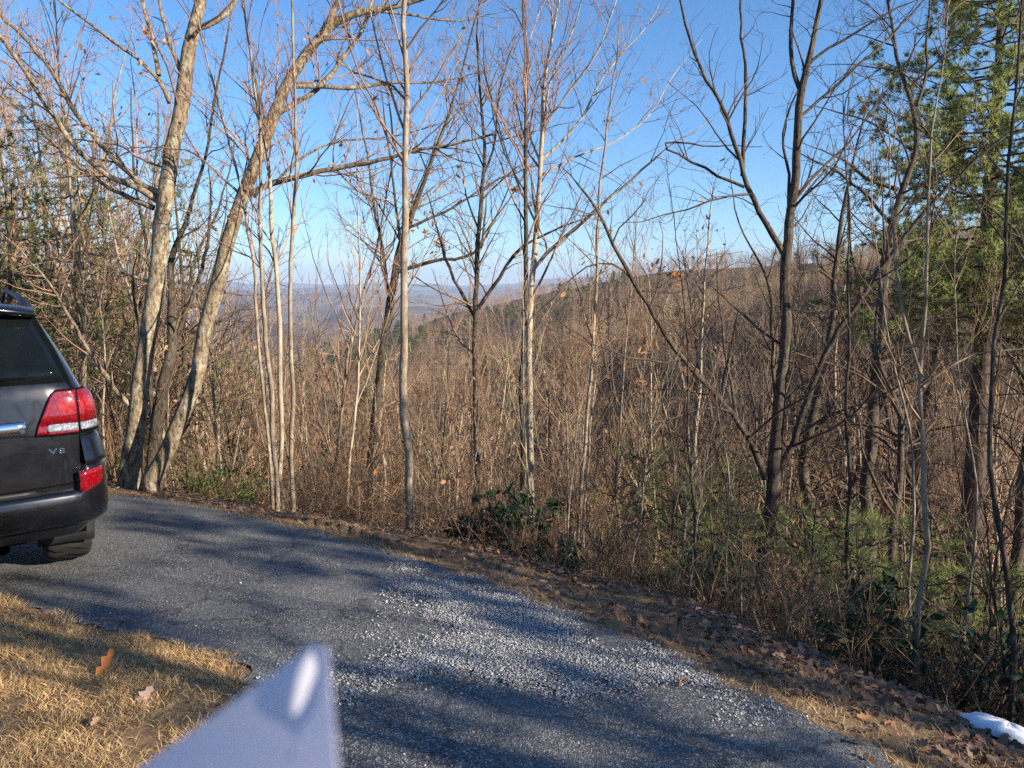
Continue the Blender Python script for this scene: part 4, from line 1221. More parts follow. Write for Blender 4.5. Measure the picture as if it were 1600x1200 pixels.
def forest():
    n = 60000
    a = np.radians(rng.uniform(-44, 44, n)); r = 24 * np.exp(rng.random(n) ** .8 * math.log(950 / 24))
    x, y = r * np.sin(a), r * np.cos(a)
    e = eR(x, y)
    px = 800 + F * np.tan(a)
    # thinning: keep spacing about constant
    dens = np.clip((r / 120) ** 1.6, .012, 1)
    k = (e > 16) & (rng.random(n) < dens * .30)
    x, y, r, px = x[k], y[k], r[k], px[k]
    z = H(x, y)
    lim = np.array([toppy(p, 0) for p in px]) - 8 + rng.normal(0, 14, len(px)) + np.where(px > 930, 2, 0)
    zt = 1.6 - (lim - 450) / F * y
    s = rng.uniform(.75, 1.25, len(x))
    s = np.where(r < 140, np.minimum(s, (zt - z) / 9), s)
    k = s > .35
    x, y, z, s = x[k], y[k], z[k], s[k]
    n = len(x)
    me = bpy.data.meshes.new('hill_woods')
    me.vertices.add(n)
    me.vertices.foreach_set('co', np.stack([x, y, z - .2], -1).astype(np.float32).ravel())
    def attr(nm, typ, v):
        at_ = me.attributes.new(nm, typ, 'POINT')
        at_.data.foreach_set('value', v)
    attr('siz', 'FLOAT', s.astype(np.float32))
    attr('rot', 'FLOAT', (rng.random(n) * 6.28).astype(np.float32))
    idx = rng.integers(0, 4, n)
    pc = vnoise(x, y, 60, 80)
    idx = np.where((rng.random(n) < .02 + (pc > .33) * .25), 4, idx)
    attr('pick', 'INT', idx.astype(np.int32))
    o = bpy.data.objects.new('hill_woods', me)
    COL.objects.link(o)
    tag(o, 'bare brown woods covering the ravine and the ridge beyond', 'woods', kind='stuff')
    c = bpy.data.collections.new('woodland_sources')
    for i, s_ in enumerate(srcs):
        q = bpy.data.objects.new('woodland_%s' % 'abcde'[i], s_)
        c.objects.link(q)
    ng = bpy.data.node_groups.new('scatter', 'GeometryNodeTree')
    ng.interface.new_socket('Geometry', in_out='INPUT', socket_type='NodeSocketGeometry')
    ng.interface.new_socket('Geometry', in_out='OUTPUT', socket_type='NodeSocketGeometry')
    gi = ng.nodes.new('NodeGroupInput'); go = ng.nodes.new('NodeGroupOutput')
    ip = ng.nodes.new('GeometryNodeInstanceOnPoints')
    ci = ng.nodes.new('GeometryNodeCollectionInfo')
    ci.inputs['Collection'].default_value = c
    ci.inputs['Separate Children'].default_value = True
    ci.inputs['Reset Children'].default_value = True
    ip.inputs['Pick Instance'].default_value = True
    def na(nm, dt):
        q = ng.nodes.new('GeometryNodeInputNamedAttribute'); q.data_type = dt; q.inputs[0].default_value = nm
        return q.outputs['Attribute']
    cx = ng.nodes.new('ShaderNodeCombineXYZ')
    L = ng.links.new
    L(gi.outputs[0], ip.inputs['Points']); L(ci.outputs[0], ip.inputs['Instance'])
    L(na('pick', 'INT'), ip.inputs['Instance Index'])
    L(na('rot', 'FLOAT'), cx.inputs[2])
    er = ng.nodes.new('FunctionNodeEulerToRotation'); L(cx.outputs[0], er.inputs[0]); L(er.outputs[0], ip.inputs['Rotation'])
    L(na('siz', 'FLOAT'), ip.inputs['Scale'])
    L(ip.outputs[0], go.inputs[0])
    md = o.modifiers.new('scatter', 'NODES'); md.node_group = ng
    print('woods', n, sum(len(s_.polygons) for s_ in srcs))
forest()
print('tris', sum(len(m_.polygons) for m_ in bpy.data.meshes) * 2)

# ------------------------------------------------------------------ dark grey sport utility vehicle, rear right corner in view
def car():
    phi = math.radians(35)
    O = np.array([-3.393, 4.2575, -0.395])
    root = empty('parked_car', O, phi)
    tag(root, 'dark grey sport utility vehicle cut by the left edge, its rear towards us', 'car')
    # materials
    paint, t, b = mat('car_paint', .32, .5, Metallic=.55, Coat_Weight=1.0, Coat_Roughness=.04)
    dirt = noise(t, 5, 5, .6)
    t.links.new(ramp(t, dirt, [(.3, (.006, .007, .011)), (.75, (.012, .013, .017))]), b.inputs['Base Color'])
    t.links.new(ramp(t, noise(t, 3, 5, .7), [(.3, (.18,) * 3), (.8, (.34,) * 3)]), b.inputs['Roughness'])
    trim, t, b = mat('black_trim', .55, .4); b.inputs['Base Color'].default_value = (.014, .014, .016, 1)
    seamm, t, b = mat('seam_black', .9, .1); b.inputs['Base Color'].default_value = (.003, .003, .003, 1)
    chrome, t, b = mat('chrome', .08, .5, Metallic=1.0); b.inputs['Base Color'].default_value = (.82, .83, .85, 1)
    rub, t, b = mat('tyre_rubber', .85, .3)
    t.links.new(ramp(t, noise(t, 14, 4), [(.3, (.012, .012, .012)), (.8, (.035, .033, .03))]), b.inputs['Base Color'])
    rimm, t, b = mat('rim_metal', .3, .5, Metallic=.9); b.inputs['Base Color'].default_value = (.5, .5, .52, 1)
    glass, t, b = mat('tinted_glass', .03, .5)
    b.inputs['Base Color'].default_value = (.01, .014, .014, 1)
    tb = t.nodes.new('ShaderNodeBsdfTransparent'); tb.inputs[0].default_value = (.34, .42, .37, 1)
    mx = t.nodes.new('ShaderNodeMixShader'); mx.inputs[0].default_value = .55
    fr = t.nodes.new('ShaderNodeFresnel'); fr.inputs[0].default_value = 1.5
    out = [q for q in t.nodes if q.type == 'OUTPUT_MATERIAL'][0]
    t.links.new(b.outputs[0], mx.inputs[1]); t.links.new(tb.outputs[0], mx.inputs[2]); t.links.new(mx.outputs[0], out.inputs[0])
    def lens(name, c, em=0):
        m_, t_, b_ = mat(name, .12, .6, Coat_Weight=1.0, Coat_Roughness=.03)
        v_ = t_.nodes.new('ShaderNodeTexVoronoi'); v_.inputs['Scale'].default_value = 60
        g_ = t_.nodes.new('ShaderNodeTexCoord'); t_.links.new(g_.outputs['Object'], v_.inputs['Vector'])
        t_.links.new(ramp(t_, v_.outputs['Distance'], [(0, tuple(q * 1.2 for q in c)), (.55, tuple(q * .45 for q in c))]), b_.inputs['Base Color'])
        bump(t_, b_, v_.outputs['Distance'], .25, .001)
        return m_
    red = lens('red_lens', (.30, .003, .010)); clear = lens('clear_lens', (.36, .37, .42))
    seat, t, b = mat('seat_fabric', .8, .2); b.inputs['Base Color'].default_value = (.08, .075, .065, 1)

    # body shell as a loft: contour index i from sill to roof centre
    Z = np.array([.46, .52, .62, .74, .86, .98, 1.10, 1.20, 1.30, 1.37, 1.42, 1.50, 1.60, 1.70, 1.79, 1.85, 1.885, 1.90])
    X = np.array([.88, .95, .975, .985, .985, .982, .978, .968, .945, .915, .895, .862, .815, .765, .715, .655, .55, .0])
    def ylean(z): return 0.0 if z < 1.10 else (z - 1.10) * .12 + max(0, z - 1.38) * .42
    YS = [0, .015, .04, .09, .16, .28, .45, .62, .80, .98, 1.20, 1.42, 1.62, 1.80, 2.2, 2.6, 3.0, 3.35, 3.6, 3.9, 4.1, 4.4, 4.65, 4.82, 4.88]
    ns = len(YS); nc = len(Z)
    V = []
    for y in YS:
        s = 1 - .085 * math.exp(-y / .06) - .02 * math.exp(-y / .3)
        rise = 1.0
        sf = 1 - .12 * np.clip((y - 4.2) / .7, 0, 1) ** 2
        for z, x in zip(Z, X):
            zz = z
            if y > 3.0 and z > 1.2:          # windscreen and bonnet
                lim_ = np.interp(y, [3.0, 3.45, 3.6, 4.6, 4.88], [1.90, 1.34, 1.22, 1.12, .95])
                if y <= 3.0: lim_ = 1.9
                zz = min(z, lim_ + (z - 1.2) * .04)
                if z > lim_: x_ = x * 1.0 + (.90 - x) * .0
            wob = ylean(z) * math.exp(-y / 2.2)
            V.append((x * s * sf, y + wob * max(0, 1 - y / 3.2), zz))
    V = np.array(V)
    nv = len(V)
    VL = V.copy(); VL[:, 0] *= -1
    A = np.concatenate([V, VL])
    idx = np.arange(nv).reshape(ns, nc)
    Q = []
    def side_win(j, i):
        return 10 <= i <= 13 and (5 <= j <= 8 or 10 <= j <= 13 or 15 <= j <= 16) or (10 <= i <= 13 and j in (14,))
    wheel = lambda j, i: i <= 3 and (.62 <= YS[j] < 1.42 or 3.35 <= YS[j] < 4.4)
    for j in range(ns - 1):
        for i in range(nc - 1):
            if side_win(j, i) or wheel(j, i): continue
            a, b_, c, d = idx[j, i], idx[j + 1, i], idx[j + 1, i + 1], idx[j, i + 1]
            Q.append((a, b_, c, d)); Q.append((a + nv, d + nv, c + nv, b_ + nv))
    Q = np.array(Q)
    # rear and front caps: rows across
    caps = []; base = len(A); extra = []
    def cap(j, bulge, skip=None):
        nonlocal base
        m = 13
        rows = []
        for i in range(nc - 1):
            p = V[idx[j, i]]
            r_ = []
            for q in range(m):
                f = 1 - 2 * q / (m - 1)
                if q == 0: r_.append(idx[j, i]); continue
                if q == m - 1: r_.append(idx[j, i] + nv); continue
                extra.append((p[0] * f, p[1] + bulge * (1 - f * f), p[2] + (.02 * (1 - f * f) if p[2] > 1.8 else 0))); r_.append(base); base += 1
            rows.append(r_)
        for i in range(nc - 2):
            for q in range(m - 1):
                if skip and skip(i, q, m): continue
                f_ = (rows[i][q], rows[i + 1][q], rows[i + 1][q + 1], rows[i][q + 1])
                caps.append(f_ if bulge < 0 else f_[::-1])
    cap(0, -.045, lambda i, q, m: 10 <= i <= 14 and 0 < q < m - 2)
    cap(ns - 1, .05)
    A = np.concatenate([A, extra]); Q = np.concatenate([Q, caps])
    body = link('body', mk('body', A, Q, smooth=True), root, paint)

    def yrear(x, z):          # y of the rear skin
        w_ = max(0, 1)
        xe = np.interp(z, Z, X) * .895
        f = min(1, abs(x) / xe)
        y = ylean(z) - .045 * (1 - f * f)
        ex = abs(x) - xe
        if ex > 0: y += (ex / .09) ** 2 * .07 + ex * .2
        return y
    def panel(name, outline, mtl, proud=.006, par=root, nx=14, thick=.012, label=None, mirror=True):
        """outline: list of (z, x_in, x_out) rows; surface follows the rear skin"""
        obs = []
        for sg in ((1, -1) if mirror else (1,)):
            rows = outline; V_ = []
            for z, xi, xo in rows:
                for q in range(nx):
                    x = xi + (xo - xi) * q / (nx - 1)
                    V_.append((x * sg, yrear(x, z) - proud, z))
            n_ = len(rows)
            ii = np.arange(n_ * nx).reshape(n_, nx)
            q_ = np.stack([ii[:-1, :-1], ii[:-1, 1:], ii[1:, 1:], ii[1:, :-1]], -1).reshape(-1, 4)
            if sg < 0: q_ = q_[:, ::-1]
            o = link(name, mk(name, V_, q_, smooth=True), par, mtl)
            md = o.modifiers.new('thickness', 'SOLIDIFY'); md.thickness = thick; md.offset = -1
            if label: o['label'] = label
            obs.append(o)
        return obs
    # rear glass
    gz = [1.425, 1.5, 1.6, 1.7, 1.79, 1.84]
    gx = lambda z: np.interp(z, [1.425, 1.6, 1.84], [.82, .765, .665])
    panel('rear_window', [(z, -gx(z), gx(z)) for z in gz], glass, .004, nx=24, thick=.004, mirror=False)
    panel('window_seal', [(z, gx(z), gx(z) + .012) for z in gz], seamm, .006, nx=2, thick=.004)
    panel('window_seal', [(1.412, -.835, .835), (1.425, -.83, .83)], seamm, .006, nx=24, thick=.004, mirror=False)
    # spoiler lip shading the glass
    V_ = []; n_ = 25
    prof = [(0.27, 1.905), (.20, 1.905), (.13, 1.885), (.10, 1.865), (.115, 1.85), (.20, 1.835), (.30, 1.83)]
    for q in range(n_):
        x = -.68 + 1.36 * q / (n_ - 1); f = 1 - (x / .68) ** 2
        for y, z in prof: V_.append((x, y + .02 + (1 - f) ** 3 * .08, z - .05 * (1 - f) ** 1.2 + .012))
    k_ = len(prof); ii = np.arange(n_ * k_).reshape(n_, k_); jj = np.roll(ii, -1, 1)
    q_ = np.stack([ii[:-1], ii[1:], jj[1:], jj[:-1]], -1).reshape(-1, 4)
    link('spoiler', mk('spoiler', V_, q_, smooth=True), root, paint)
    # seams of the tailgate
    def seam(pts, w=.006, nm='seam'):
        P_ = np.array([[(x, yrear(x, z) - .001, z) for x, z in pts]])
        P_, R_ = resample(P_[0], np.full(len(pts), w / 2), 30)
        for sg in (1, -1):
            Pm = P_ * [sg, 1, 1]
            V0, Q0 = tubes(Pm[None], R_[None], 5)
            link(nm, mk(nm, V0, Q0), root, seamm)
    seam([(.82, 1.42), (.845, 1.37), (.862, 1.345)])
    seam([(.862, 1.10), (.864, 1.0), (.864, .86), (.855, .78)])
    seam([(0, 1.108), (.3, 1.108), (.55, 1.106), (.63, 1.098), (.72, 1.088), (.86, 1.088)])
    seam([(0, .775), (.4, .775), (.83, .785)], .014)
    # lower gate slight raised panel under the lamp
    # tail lights
    for sg in (1, -1):
        tl = empty('tail_light'); tl.parent = root
        tl['label'] = 'red tail light with a clear strip below'
        def pn(nm, rows, mtl, proud, th=.02):
            V_ = []; nx = 16
            for z, xi, xo in rows:
                for q in range(nx):
                    x = xi + (xo - xi) * q / (nx - 1)
                    V_.append((x * sg, yrear(x, z) - proud, z))
            n2 = len(rows); ii = np.arange(n2 * nx).reshape(n2, nx)
            q_ = np.stack([ii[:-1, :-1], ii[:-1, 1:], ii[1:, 1:], ii[1:, :-1]], -1).reshape(-1, 4)
            if sg < 0: q_ = q_[:, ::-1]
            o = link(nm, mk(nm, V_, q_, smooth=True), tl, mtl)
            md = o.modifiers.new('thickness', 'SOLIDIFY'); md.thickness = th; md.offset = -1
        xi = lambda z: np.interp(z, [1.10, 1.16, 1.34, 1.355, 1.365], [.63, .645, .722, .735, .76])
        xo = lambda z: np.interp(z, [1.10, 1.20, 1.28, 1.34, 1.365], [.972, .978, .970, .945, .915])
        pn('lamp_housing', [(z, xi(z) - .010, .972) for z in (1.095, 1.15, 1.2, 1.3)] + [(1.35, xi(1.35) - .008, .935), (1.372, .75, .91)], seamm, .008)
        zs = [1.167, 1.22, 1.26, 1.30, 1.335, 1.352, 1.362]
        pn('red_lens', [(z, xi(z), .855) for z in zs], red, .020)
        pn('red_lens', [(z, .869, xo(z)) for z in zs], red, .020)
        pn('red_lens', [(z, xi(z), .685 + (z - 1.105) * .05) for z in (1.108, 1.125, 1.145, 1.165)], red, .019)
        pn('clear_lens', [(z, .688 + (.012 if z > 1.16 or z < 1.12 else 0), .855) for z in (1.118, 1.13, 1.152, 1.164)], clear, .020)
        pn('clear_lens', [(z, .869, .975) for z in (1.118, 1.13, 1.152, 1.164)], clear, .020)
        pn('red_lens', [(z, .69, .855) for z in (1.104, 1.116)], red, .017)
        # round reflector bowls inside the lens
        for cx, cz, r_ in ((.80, 1.275, .048), (.915, 1.275, .045)):
            V_ = [(sg * cx, yrear(cx, cz) - .026, cz)]
            for rr in (.5, 1.0):
                for a_ in np.linspace(0, 2 * np.pi, 20, endpoint=False):
                    xx, zz = cx + math.cos(a_) * r_ * rr, cz + math.sin(a_) * r_ * rr
                    V_.append((sg * xx, yrear(xx, zz) - .026 + .004 * rr, zz))
            T_ = [(0, 1 + i, 1 + (i + 1) % 20) for i in range(20)]
            Q_ = [(1 + i, 21 + i, 21 + (i + 1) % 20, 1 + (i + 1) % 20) for i in range(20)]
            link('lamp_bowl', mk('lamp_bowl', V_, Q_, T_, smooth=True), tl, lens('bowl_lens', (.5, .015, .012)))
    # chrome bar over the number plate
    xs_ = np.concatenate([[-.578], np.linspace(-.57, .57, 30), [.578]])
    P_ = np.array([[x, yrear(x, 1.158) - .022, 1.158] for x in xs_]); R_ = np.full(32, .040); R_[[0, -1]] = .028
    V0, Q0 = tubes(P_[None], R_[None], 16)
    V0 = V0.reshape(32, 16, 3); V0[..., 1] = P_[:, None, 1] + (V0[..., 1] - P_[:, None, 1]) * .5
    link('chrome_bar', mk('chrome_bar', V0.reshape(-1, 3), Q0, smooth=True), root, chrome)
    # number plate, mostly outside the picture, kept blank
    pl, t, b = mat('plate_white', .5, .4); b.inputs['Base Color'].default_value = (.7, .7, .7, 1)
    panel('number_plate', [(.95, -.16, .16), (1.10, -.16, .16)], pl, .012, nx=4, thick=.004, mirror=False)
    # V8 badge
    cu = bpy.data.curves.new('badge', 'FONT'); cu.body = 'V8'; cu.size = .062; cu.extrude = .0025; cu.bevel_depth = .0012; cu.space_character = 1.25
    to = bpy.data.objects.new('badge_tmp', cu); COL.objects.link(to)
    dg = bpy.context.evaluated_depsgraph_get()
    me = bpy.data.meshes.new_from_object(to.evaluated_get(dg)); bpy.data.objects.remove(to)
    me.materials.clear()
    bo = link('badge', me, root, chrome)
    bo.rotation_euler = (math.pi / 2, 0, 0); bo.scale = (1.12, .72, 1)
    bo.location = (.688, yrear(.72, 1.0) - .004, .980)
    # bumper
    def loft(name, secs, mtl, closed=False, par=root, cap_=True):
        n_ = len(secs); k_ = len(secs[0]); V_ = np.array(secs).reshape(-1, 3)
        ii = np.arange(n_ * k_).reshape(n_, k_)
        if closed:
            jj = np.roll(ii, -1, 1); q_ = np.stack([ii[:-1], ii[1:], jj[1:], jj[:-1]], -1).reshape(-1, 4)
        else: q_ = np.stack([ii[:-1, :-1], ii[1:, :-1], ii[1:, 1:], ii[:-1, 1:]], -1).reshape(-1, 4)
        return link(name, mk(name, V_, q_, smooth=True), par, mtl)
    secs = []
    # plan path of the bumper: along the rear, round the corner, along the side to the wheel arch
    path = []
    for x in np.linspace(0, .80, 15): path.append((x, -.095 + .05 * (x / .80) ** 2.2, 0, -1))
    for a_ in np.linspace(10, 90, 9):
        ar = math.radians(a_); path.append((.80 + .20 * math.sin(ar), -.045 + .22 * (1 - math.cos(ar)), math.sin(ar), -math.cos(ar)))
    path.append((1.003, .35, 1, 0)); path.append((1.0, .55, 1, 0))
    for x, y, nx_, ny_ in path:
        corner = np.clip((x - .80) / .1, 0, 1)
        top = .735 + .235 * np.clip((x - .855) / .03, 0, 1)
        pr = [(-.06, .53), (-.02, .522), (.004, .55), (.014, .60), (.018, .66), (.016, .71), (.004, .735), (-.01, .742)]
        row = [(x + nx_ * d, y + ny_ * d, z) for d, z in pr]
        if x > .855:
            row = row[:6] + [(x + nx_ * .010, y + ny_ * .010, .87), (x + nx_ * (-.004), y + ny_ * -.004, .90)]
        else: row = row
        row += [(x - nx_ * .08, y - ny_ * .08, row[-1][2] + .004)]
        secs.append(row)
    full = [[(-a, b_, c) for a, b_, c in r_] for r_ in secs[::-1]] + secs[1:]
    bo = loft('bumper', full, paint)
    # quarter piece above the bumper corner, sloping outwards
    for sg in (1, -1):
        secs = []
        pth = [p for p in path if p[0] > .862]
        for x, y, nx_, ny_ in pth:
            f = np.clip((x - .86) / .03, 0, 1)
            secs.append([(sg * (x + nx_ * d), y + ny_ * d, z) for d, z in ((-.005, .895), (.020, .905), (.024, .915), (.018, .935), (-.012, 1.04), (-.028, 1.085), (-.06, 1.092))])
        loft('bumper_corner', secs, paint)
    # step pad on the bumper ledge
    panel('step_pad', [(.742, -.60, .60), (.772, -.60, .60)], trim, .03, nx=20, thick=.02, mirror=False)
    V_ = []; xs = np.linspace(-.62, .62, 21)
    for x in xs:
        yb = -.095 + .05 * (abs(x) / .8) ** 2.2
        V_ += [(x, yb + .0, .744), (x, yb + .012, .749), (x, yb + .10, .752)]
    ii = np.arange(63).reshape(21, 3)
    link('step_pad', mk('step_pad', V_, np.stack([ii[:-1, :-1], ii[1:, :-1], ii[1:, 1:], ii[:-1, 1:]], -1).reshape(-1, 4)), root, trim)
    # red reflectors in the bumper corners
    for sg in (1, -1):
        secs = []
        for x, y, nx_, ny_ in [p for p in path if .83 <= p[0] <= .962]:
            f = (x - .80) / .15
            lo = .728 + .03 * f ** 2 * 1.5; hi = .862 + .01 * f
            secs.append([(sg * (x + nx_ * .030), y + ny_ * .030, z) for z in np.linspace(lo, hi, 5)])
        o = loft('reflector', secs, red)
        md = o.modifiers.new('thickness', 'SOLIDIFY'); md.thickness = .02
    # under bumper, exhaust
    V0, Q0 = tubes(np.array([[[-.88, .25, .48], [.88, .25, .48]]]), np.array([[.09, .09]]), 8)
    link('underbody', mk('underbody', V0, Q0), root, seamm)
    V_ = [(x, y, z) for z in (.36, .60) for y in (.3, 4.5) for x in (-.55, .55)]
    link('chassis', mk('chassis', V_, [(0, 2, 3, 1), (4, 5, 7, 6), (0, 1, 5, 4), (2, 6, 7, 3), (0, 4, 6, 2), (1, 3, 7, 5)]), root, seamm)
    V0, Q0 = tubes(np.array([[[.42, .10, .40], [.42, .5, .42], [.40, 1.2, .42]]]), np.array([[.035] * 3]), 12)
    link('exhaust_pipe', mk('exhaust_pipe', V0, Q0), root, chrome)
    # mud flaps
    for sg in (1, -1):
        for yy in (.60, 3.28):
            V_ = []
            for z in np.linspace(.56, .235, 6):
                for x in np.linspace(.615 + (.56 - z) * .03, .99 - (.56 - z) * .08, 6):
                    V_.append((sg * x, yy - .02 + .05 * (.56 - z) + .02 * math.cos((x - .78) * 9), z))
            ii = np.arange(36).reshape(6, 6)
            o = link('mud_flap', mk('mud_flap', V_, np.stack([ii[:-1, :-1], ii[1:, :-1], ii[1:, 1:], ii[:-1, 1:]], -1).reshape(-1, 4), smooth=True), root, trim)
            md = o.modifiers.new('thickness', 'SOLIDIFY'); md.thickness = .008
    # wheels
    for sg in (1, -1):
        for yy in (1.03, 3.88):
            w = empty('wheel'); w.parent = root; w.location = (sg * .82, yy, .385)
            prof = [(-.12, .25), (-.145, .30), (-.145, .345), (-.125, .375), (-.08, .385), (0, .388), (.08, .385), (.125, .375), (.145, .345), (.145, .30), (.12, .25)]
            k_ = 72; V_ = []
            for i in range(k_):
                a_ = 2 * math.pi * i / k_
                for q, (dx, r_) in enumerate(prof):
                    r2 = r_
                    if 3 <= q <= 7: r2 = r_ - (.018 if (i + (q % 2)) % 3 == 0 else 0) - (.008 if q == 5 else 0)
                    V_.append((dx, r2 * math.cos(a_), r2 * math.sin(a_)))
            n2 = len(prof); ii = np.arange(k_ * n2).reshape(k_, n2); jn = np.roll(ii, -1, 0)
            q_ = np.stack([ii[:, :-1], jn[:, :-1], jn[:, 1:], ii[:, 1:]], -1).reshape(-1, 4)
            link('tyre', mk('tyre', V_, q_), w, rub)
            # rim: dish plus six spokes
            V_ = [(sg * .09, 0, 0)]; T_ = []
            for i in range(24):
                a_ = 2 * math.pi * i / 24; V_.append((sg * .10, .25 * math.cos(a_), .25 * math.sin(a_)))
            for i in range(24): V_.append((sg * .05, .24 * math.cos(2 * math.pi * i / 24), .24 * math.sin(2 * math.pi * i / 24)))
            Q_ = [(1 + i, 1 + (i + 1) % 24, 25 + (i + 1) % 24, 25 + i) for i in range(24)]
            for s_ in range(6):
                a_ = s_ * math.pi / 3; c_, d_ = math.cos(a_), math.sin(a_); b0_ = len(V_)
                for r_, w_ in ((.04, .035), (.245, .045)):
                    for u in (-1, 1):
                        for dx in (sg * .105, sg * .075):
                            V_.append((dx, r_ * c_ - u * w_ * d_, r_ * d_ + u * w_ * c_))
                Q_ += [(b0_, b0_ + 2, b0_ + 6, b0_ + 4), (b0_, b0_ + 4, b0_ + 5, b0_ + 1), (b0_ + 2, b0_ + 3, b0_ + 7, b0_ + 6), (b0_ + 1, b0_ + 5, b0_ + 7, b0_ + 3)]
            link('rim', mk('rim', V_, Q_, [(0, 1, 2)]), w, rimm)
    # roof rails
    for sg in (1, -1):
        P_, R_ = resample([(sg * .655, .34, 1.835), (sg * .65, .44, 1.89), (sg * .63, .60, 1.92), (sg * .625, 1.4, 1.945), (sg * .62, 2.4, 1.96), (sg * .62, 2.9, 1.93), (sg * .62, 3.0, 1.88)], [.03, .03, .022, .016, .016, .018, .02], 40)
        V0, Q0 = tubes(P_[None], R_[None], 10)
        link('roof_rail', mk('roof_rail', V0, Q0, smooth=True), root, trim)
    # wiper
    P_ = np.array([(x, yrear(x, 1.45) - .02, 1.44 + .03 * abs(x - .2)) for x in (-.1, .1, .3, .48, .60)])
    V0, Q0 = tubes(P_[None], np.array([[.012, .010, .008, .008, .005]]), 6)
    link('wiper', mk('wiper', V0, Q0), root, seamm)
    # side and front glass
    for sg in (1, -1):
        for j0, j1 in ((5, 9), (10, 15), (15, 17)):
            g_ = V[idx[j0:j1 + 1, 10:15].ravel()].reshape(-1, 3) * [sg, 1, 1] - [sg * .004, 0, 0]
            a_ = j1 - j0 + 1; ii = np.arange(a_ * 5).reshape(a_, 5)
            q_ = np.stack([ii[:-1, :-1], ii[1:, :-1], ii[1:, 1:], ii[:-1, 1:]], -1).reshape(-1, 4)
            link('side_window', mk('side_window', g_, q_, smooth=True), root, glass)
        # mirror, headlight
        V0, Q0 = tubes(np.array([[[sg * .90, 2.95, 1.20], [sg * .96, 2.95, 1.22], [sg * 1.04, 2.93, 1.24], [sg * 1.10, 2.93, 1.24]]]), np.array([[.02, .07, .08, .03]]), 10)
        link('wing_mirror', mk('wing_mirror', V0, Q0, smooth=True), root, paint)
        V0, Q0 = tubes(np.array([[[sg * .55, 4.93, .95], [sg * .70, 4.91, .97], [sg * .82, 4.84, .98]]]), np.array([[.05, .085, .05]]), 10)
        link('headlight', mk('headlight', V0, Q0, smooth=True), root, clear)
    V_ = [(-.80, 3.46, 1.37), (.80, 3.46, 1.37), (.66, 3.06, 1.80), (-.66, 3.06, 1.80)]
    link('windscreen', mk('windscreen', V_, [(0, 1, 2, 3)]), root, glass)
    # seats with head rests
    for y in (1.15, 1.95, 2.75):
        for x in ((-.42, .42) if y > 2.5 else (-.45, 0, .45)):
            V0, Q0 = tubes(np.array([[[x, y, .80], [x, y - .05, 1.15], [x, y - .10, 1.40], [x, y - .10, 1.44]]]), np.array([[.20, .21, .17, .04]]), 8)
            V1, Q1 = tubes(np.array([[[x, y - .10, 1.44], [x, y - .11, 1.48], [x, y - .115, 1.58], [x, y - .115, 1.60]]]), np.array([[.03, .11, .10, .04]]), 8)
            link('seat', mk('seat', np.concatenate([V0, V1]), np.concatenate([Q0, Q1 + len(V0)]), smooth=True), root, seat)
car()

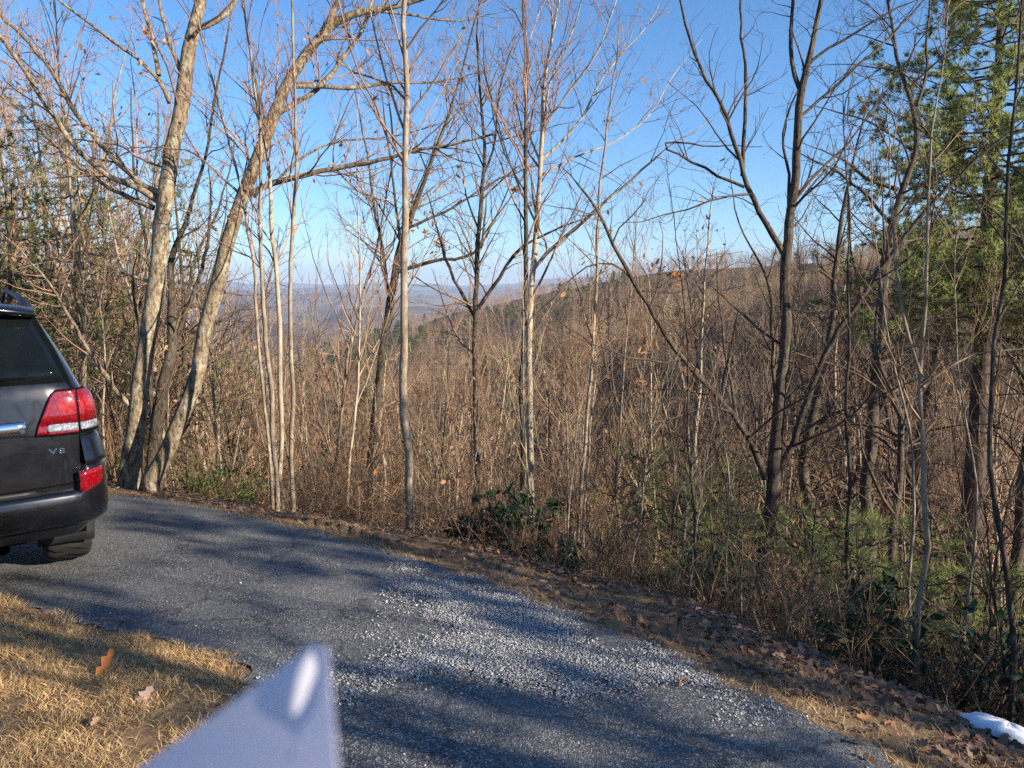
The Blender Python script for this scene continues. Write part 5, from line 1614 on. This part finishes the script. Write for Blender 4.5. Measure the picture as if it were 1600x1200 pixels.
# ------------------------------------------------------------------ sheet of paper held close to the camera
def paper():
    Y0 = .17
    # ridge line from the tip down, a broad left flap and a narrow right flap bent back towards the sun
    n = 60; m1, m2 = 60, 30
    V = []; 
    for i in range(n):
        f = i / (n - 1)
        py = 1008 + 330 * f
        xl = 490 - (py - 1008) * 1.42           # left border
        xr = 512 + (py - 1008) * .085           # right border
        if i == 0: xl = 474; xr = 505
        xc = 494 - 75 * f     # fold
        row = []
        X_ = np.linspace(xl, xr, m1 + m2 + 1)
        c_ = xc; hw = 20 * math.exp(-((f - .2) / .17) ** 4) + .5
        on = np.exp(-((X_ - c_) / hw) ** 4)
        slope = -1.15 * (1 - on) + (-.02) * on          # how fast the sheet recedes to the right
        step = (X_[1] - X_[0]) / F * Y0
        Yv = Y0 + np.concatenate([[0], np.cumsum((slope[1:] + slope[:-1]) / 2 * step)])
        Yv = Yv - np.interp(c_, X_, Yv) + Y0 - .006 * f
        row = [at(X_[q], py, Yv[q]) for q in range(len(X_))]
        V += row
    k = m1 + m2 + 1
    V = np.array(V)
    c = V.mean(0)
    idx = np.arange(n * k).reshape(n, k)
    Q = np.stack([idx[:-1, :-1], idx[1:, :-1], idx[1:, 1:], idx[:-1, 1:]], -1).reshape(-1, 4)
    m_, t_, b_ = mat('paper_white', .7, .3)
    b_.inputs['Base Color'].default_value = (.96, .94, .97, 1)
    tr_ = t_.nodes.new('ShaderNodeBsdfTranslucent'); tr_.inputs[0].default_value = (.86, .84, .95, 1)
    mx_ = t_.nodes.new('ShaderNodeMixShader'); mx_.inputs[0].default_value = .48
    ou_ = [q for q in t_.nodes if q.type == 'OUTPUT_MATERIAL'][0]
    t_.links.new(b_.outputs[0], mx_.inputs[1]); t_.links.new(tr_.outputs[0], mx_.inputs[2]); t_.links.new(mx_.outputs[0], ou_.inputs[0])
    o = link('paper_sheet', mk('paper_sheet', V - c, Q, smooth=True), None, m_)
    o.location = c
    sm = o.modifiers.new('thickness', 'SOLIDIFY'); sm.thickness = .0001
    tag(o, 'blurred folded corner of white paper held up close at the bottom of the picture', 'paper')
paper()

# ------------------------------------------------------------------ haze
def haze():
    R_ = 12600
    z0, z1 = -420.0, 260.0
    V = [(x, y, z) for z in (z0, z1) for y in (-R_, R_) for x in (-R_, R_)]
    Q = [(0, 2, 3, 1), (4, 5, 7, 6), (0, 1, 5, 4), (2, 6, 7, 3), (0, 4, 6, 2), (1, 3, 7, 5)]
    m_ = bpy.data.materials.new('haze'); m_.use_nodes = True
    t_ = m_.node_tree; t_.nodes.clear()
    o_ = t_.nodes.new('ShaderNodeOutputMaterial'); v_ = t_.nodes.new('ShaderNodeVolumePrincipled')
    v_.inputs['Color'].default_value = (.55, .72, 1.0, 1)
    v_.inputs['Density'].default_value = 0.00013
    v_.inputs['Anisotropy'].default_value = 0.0
    t_.links.new(v_.outputs[0], o_.inputs['Volume'])
    o = link('haze', mk('haze', V, Q), None, m_)
    tag(o, 'thin blue winter haze over the distant ridges', 'haze', kind='stuff')
haze()
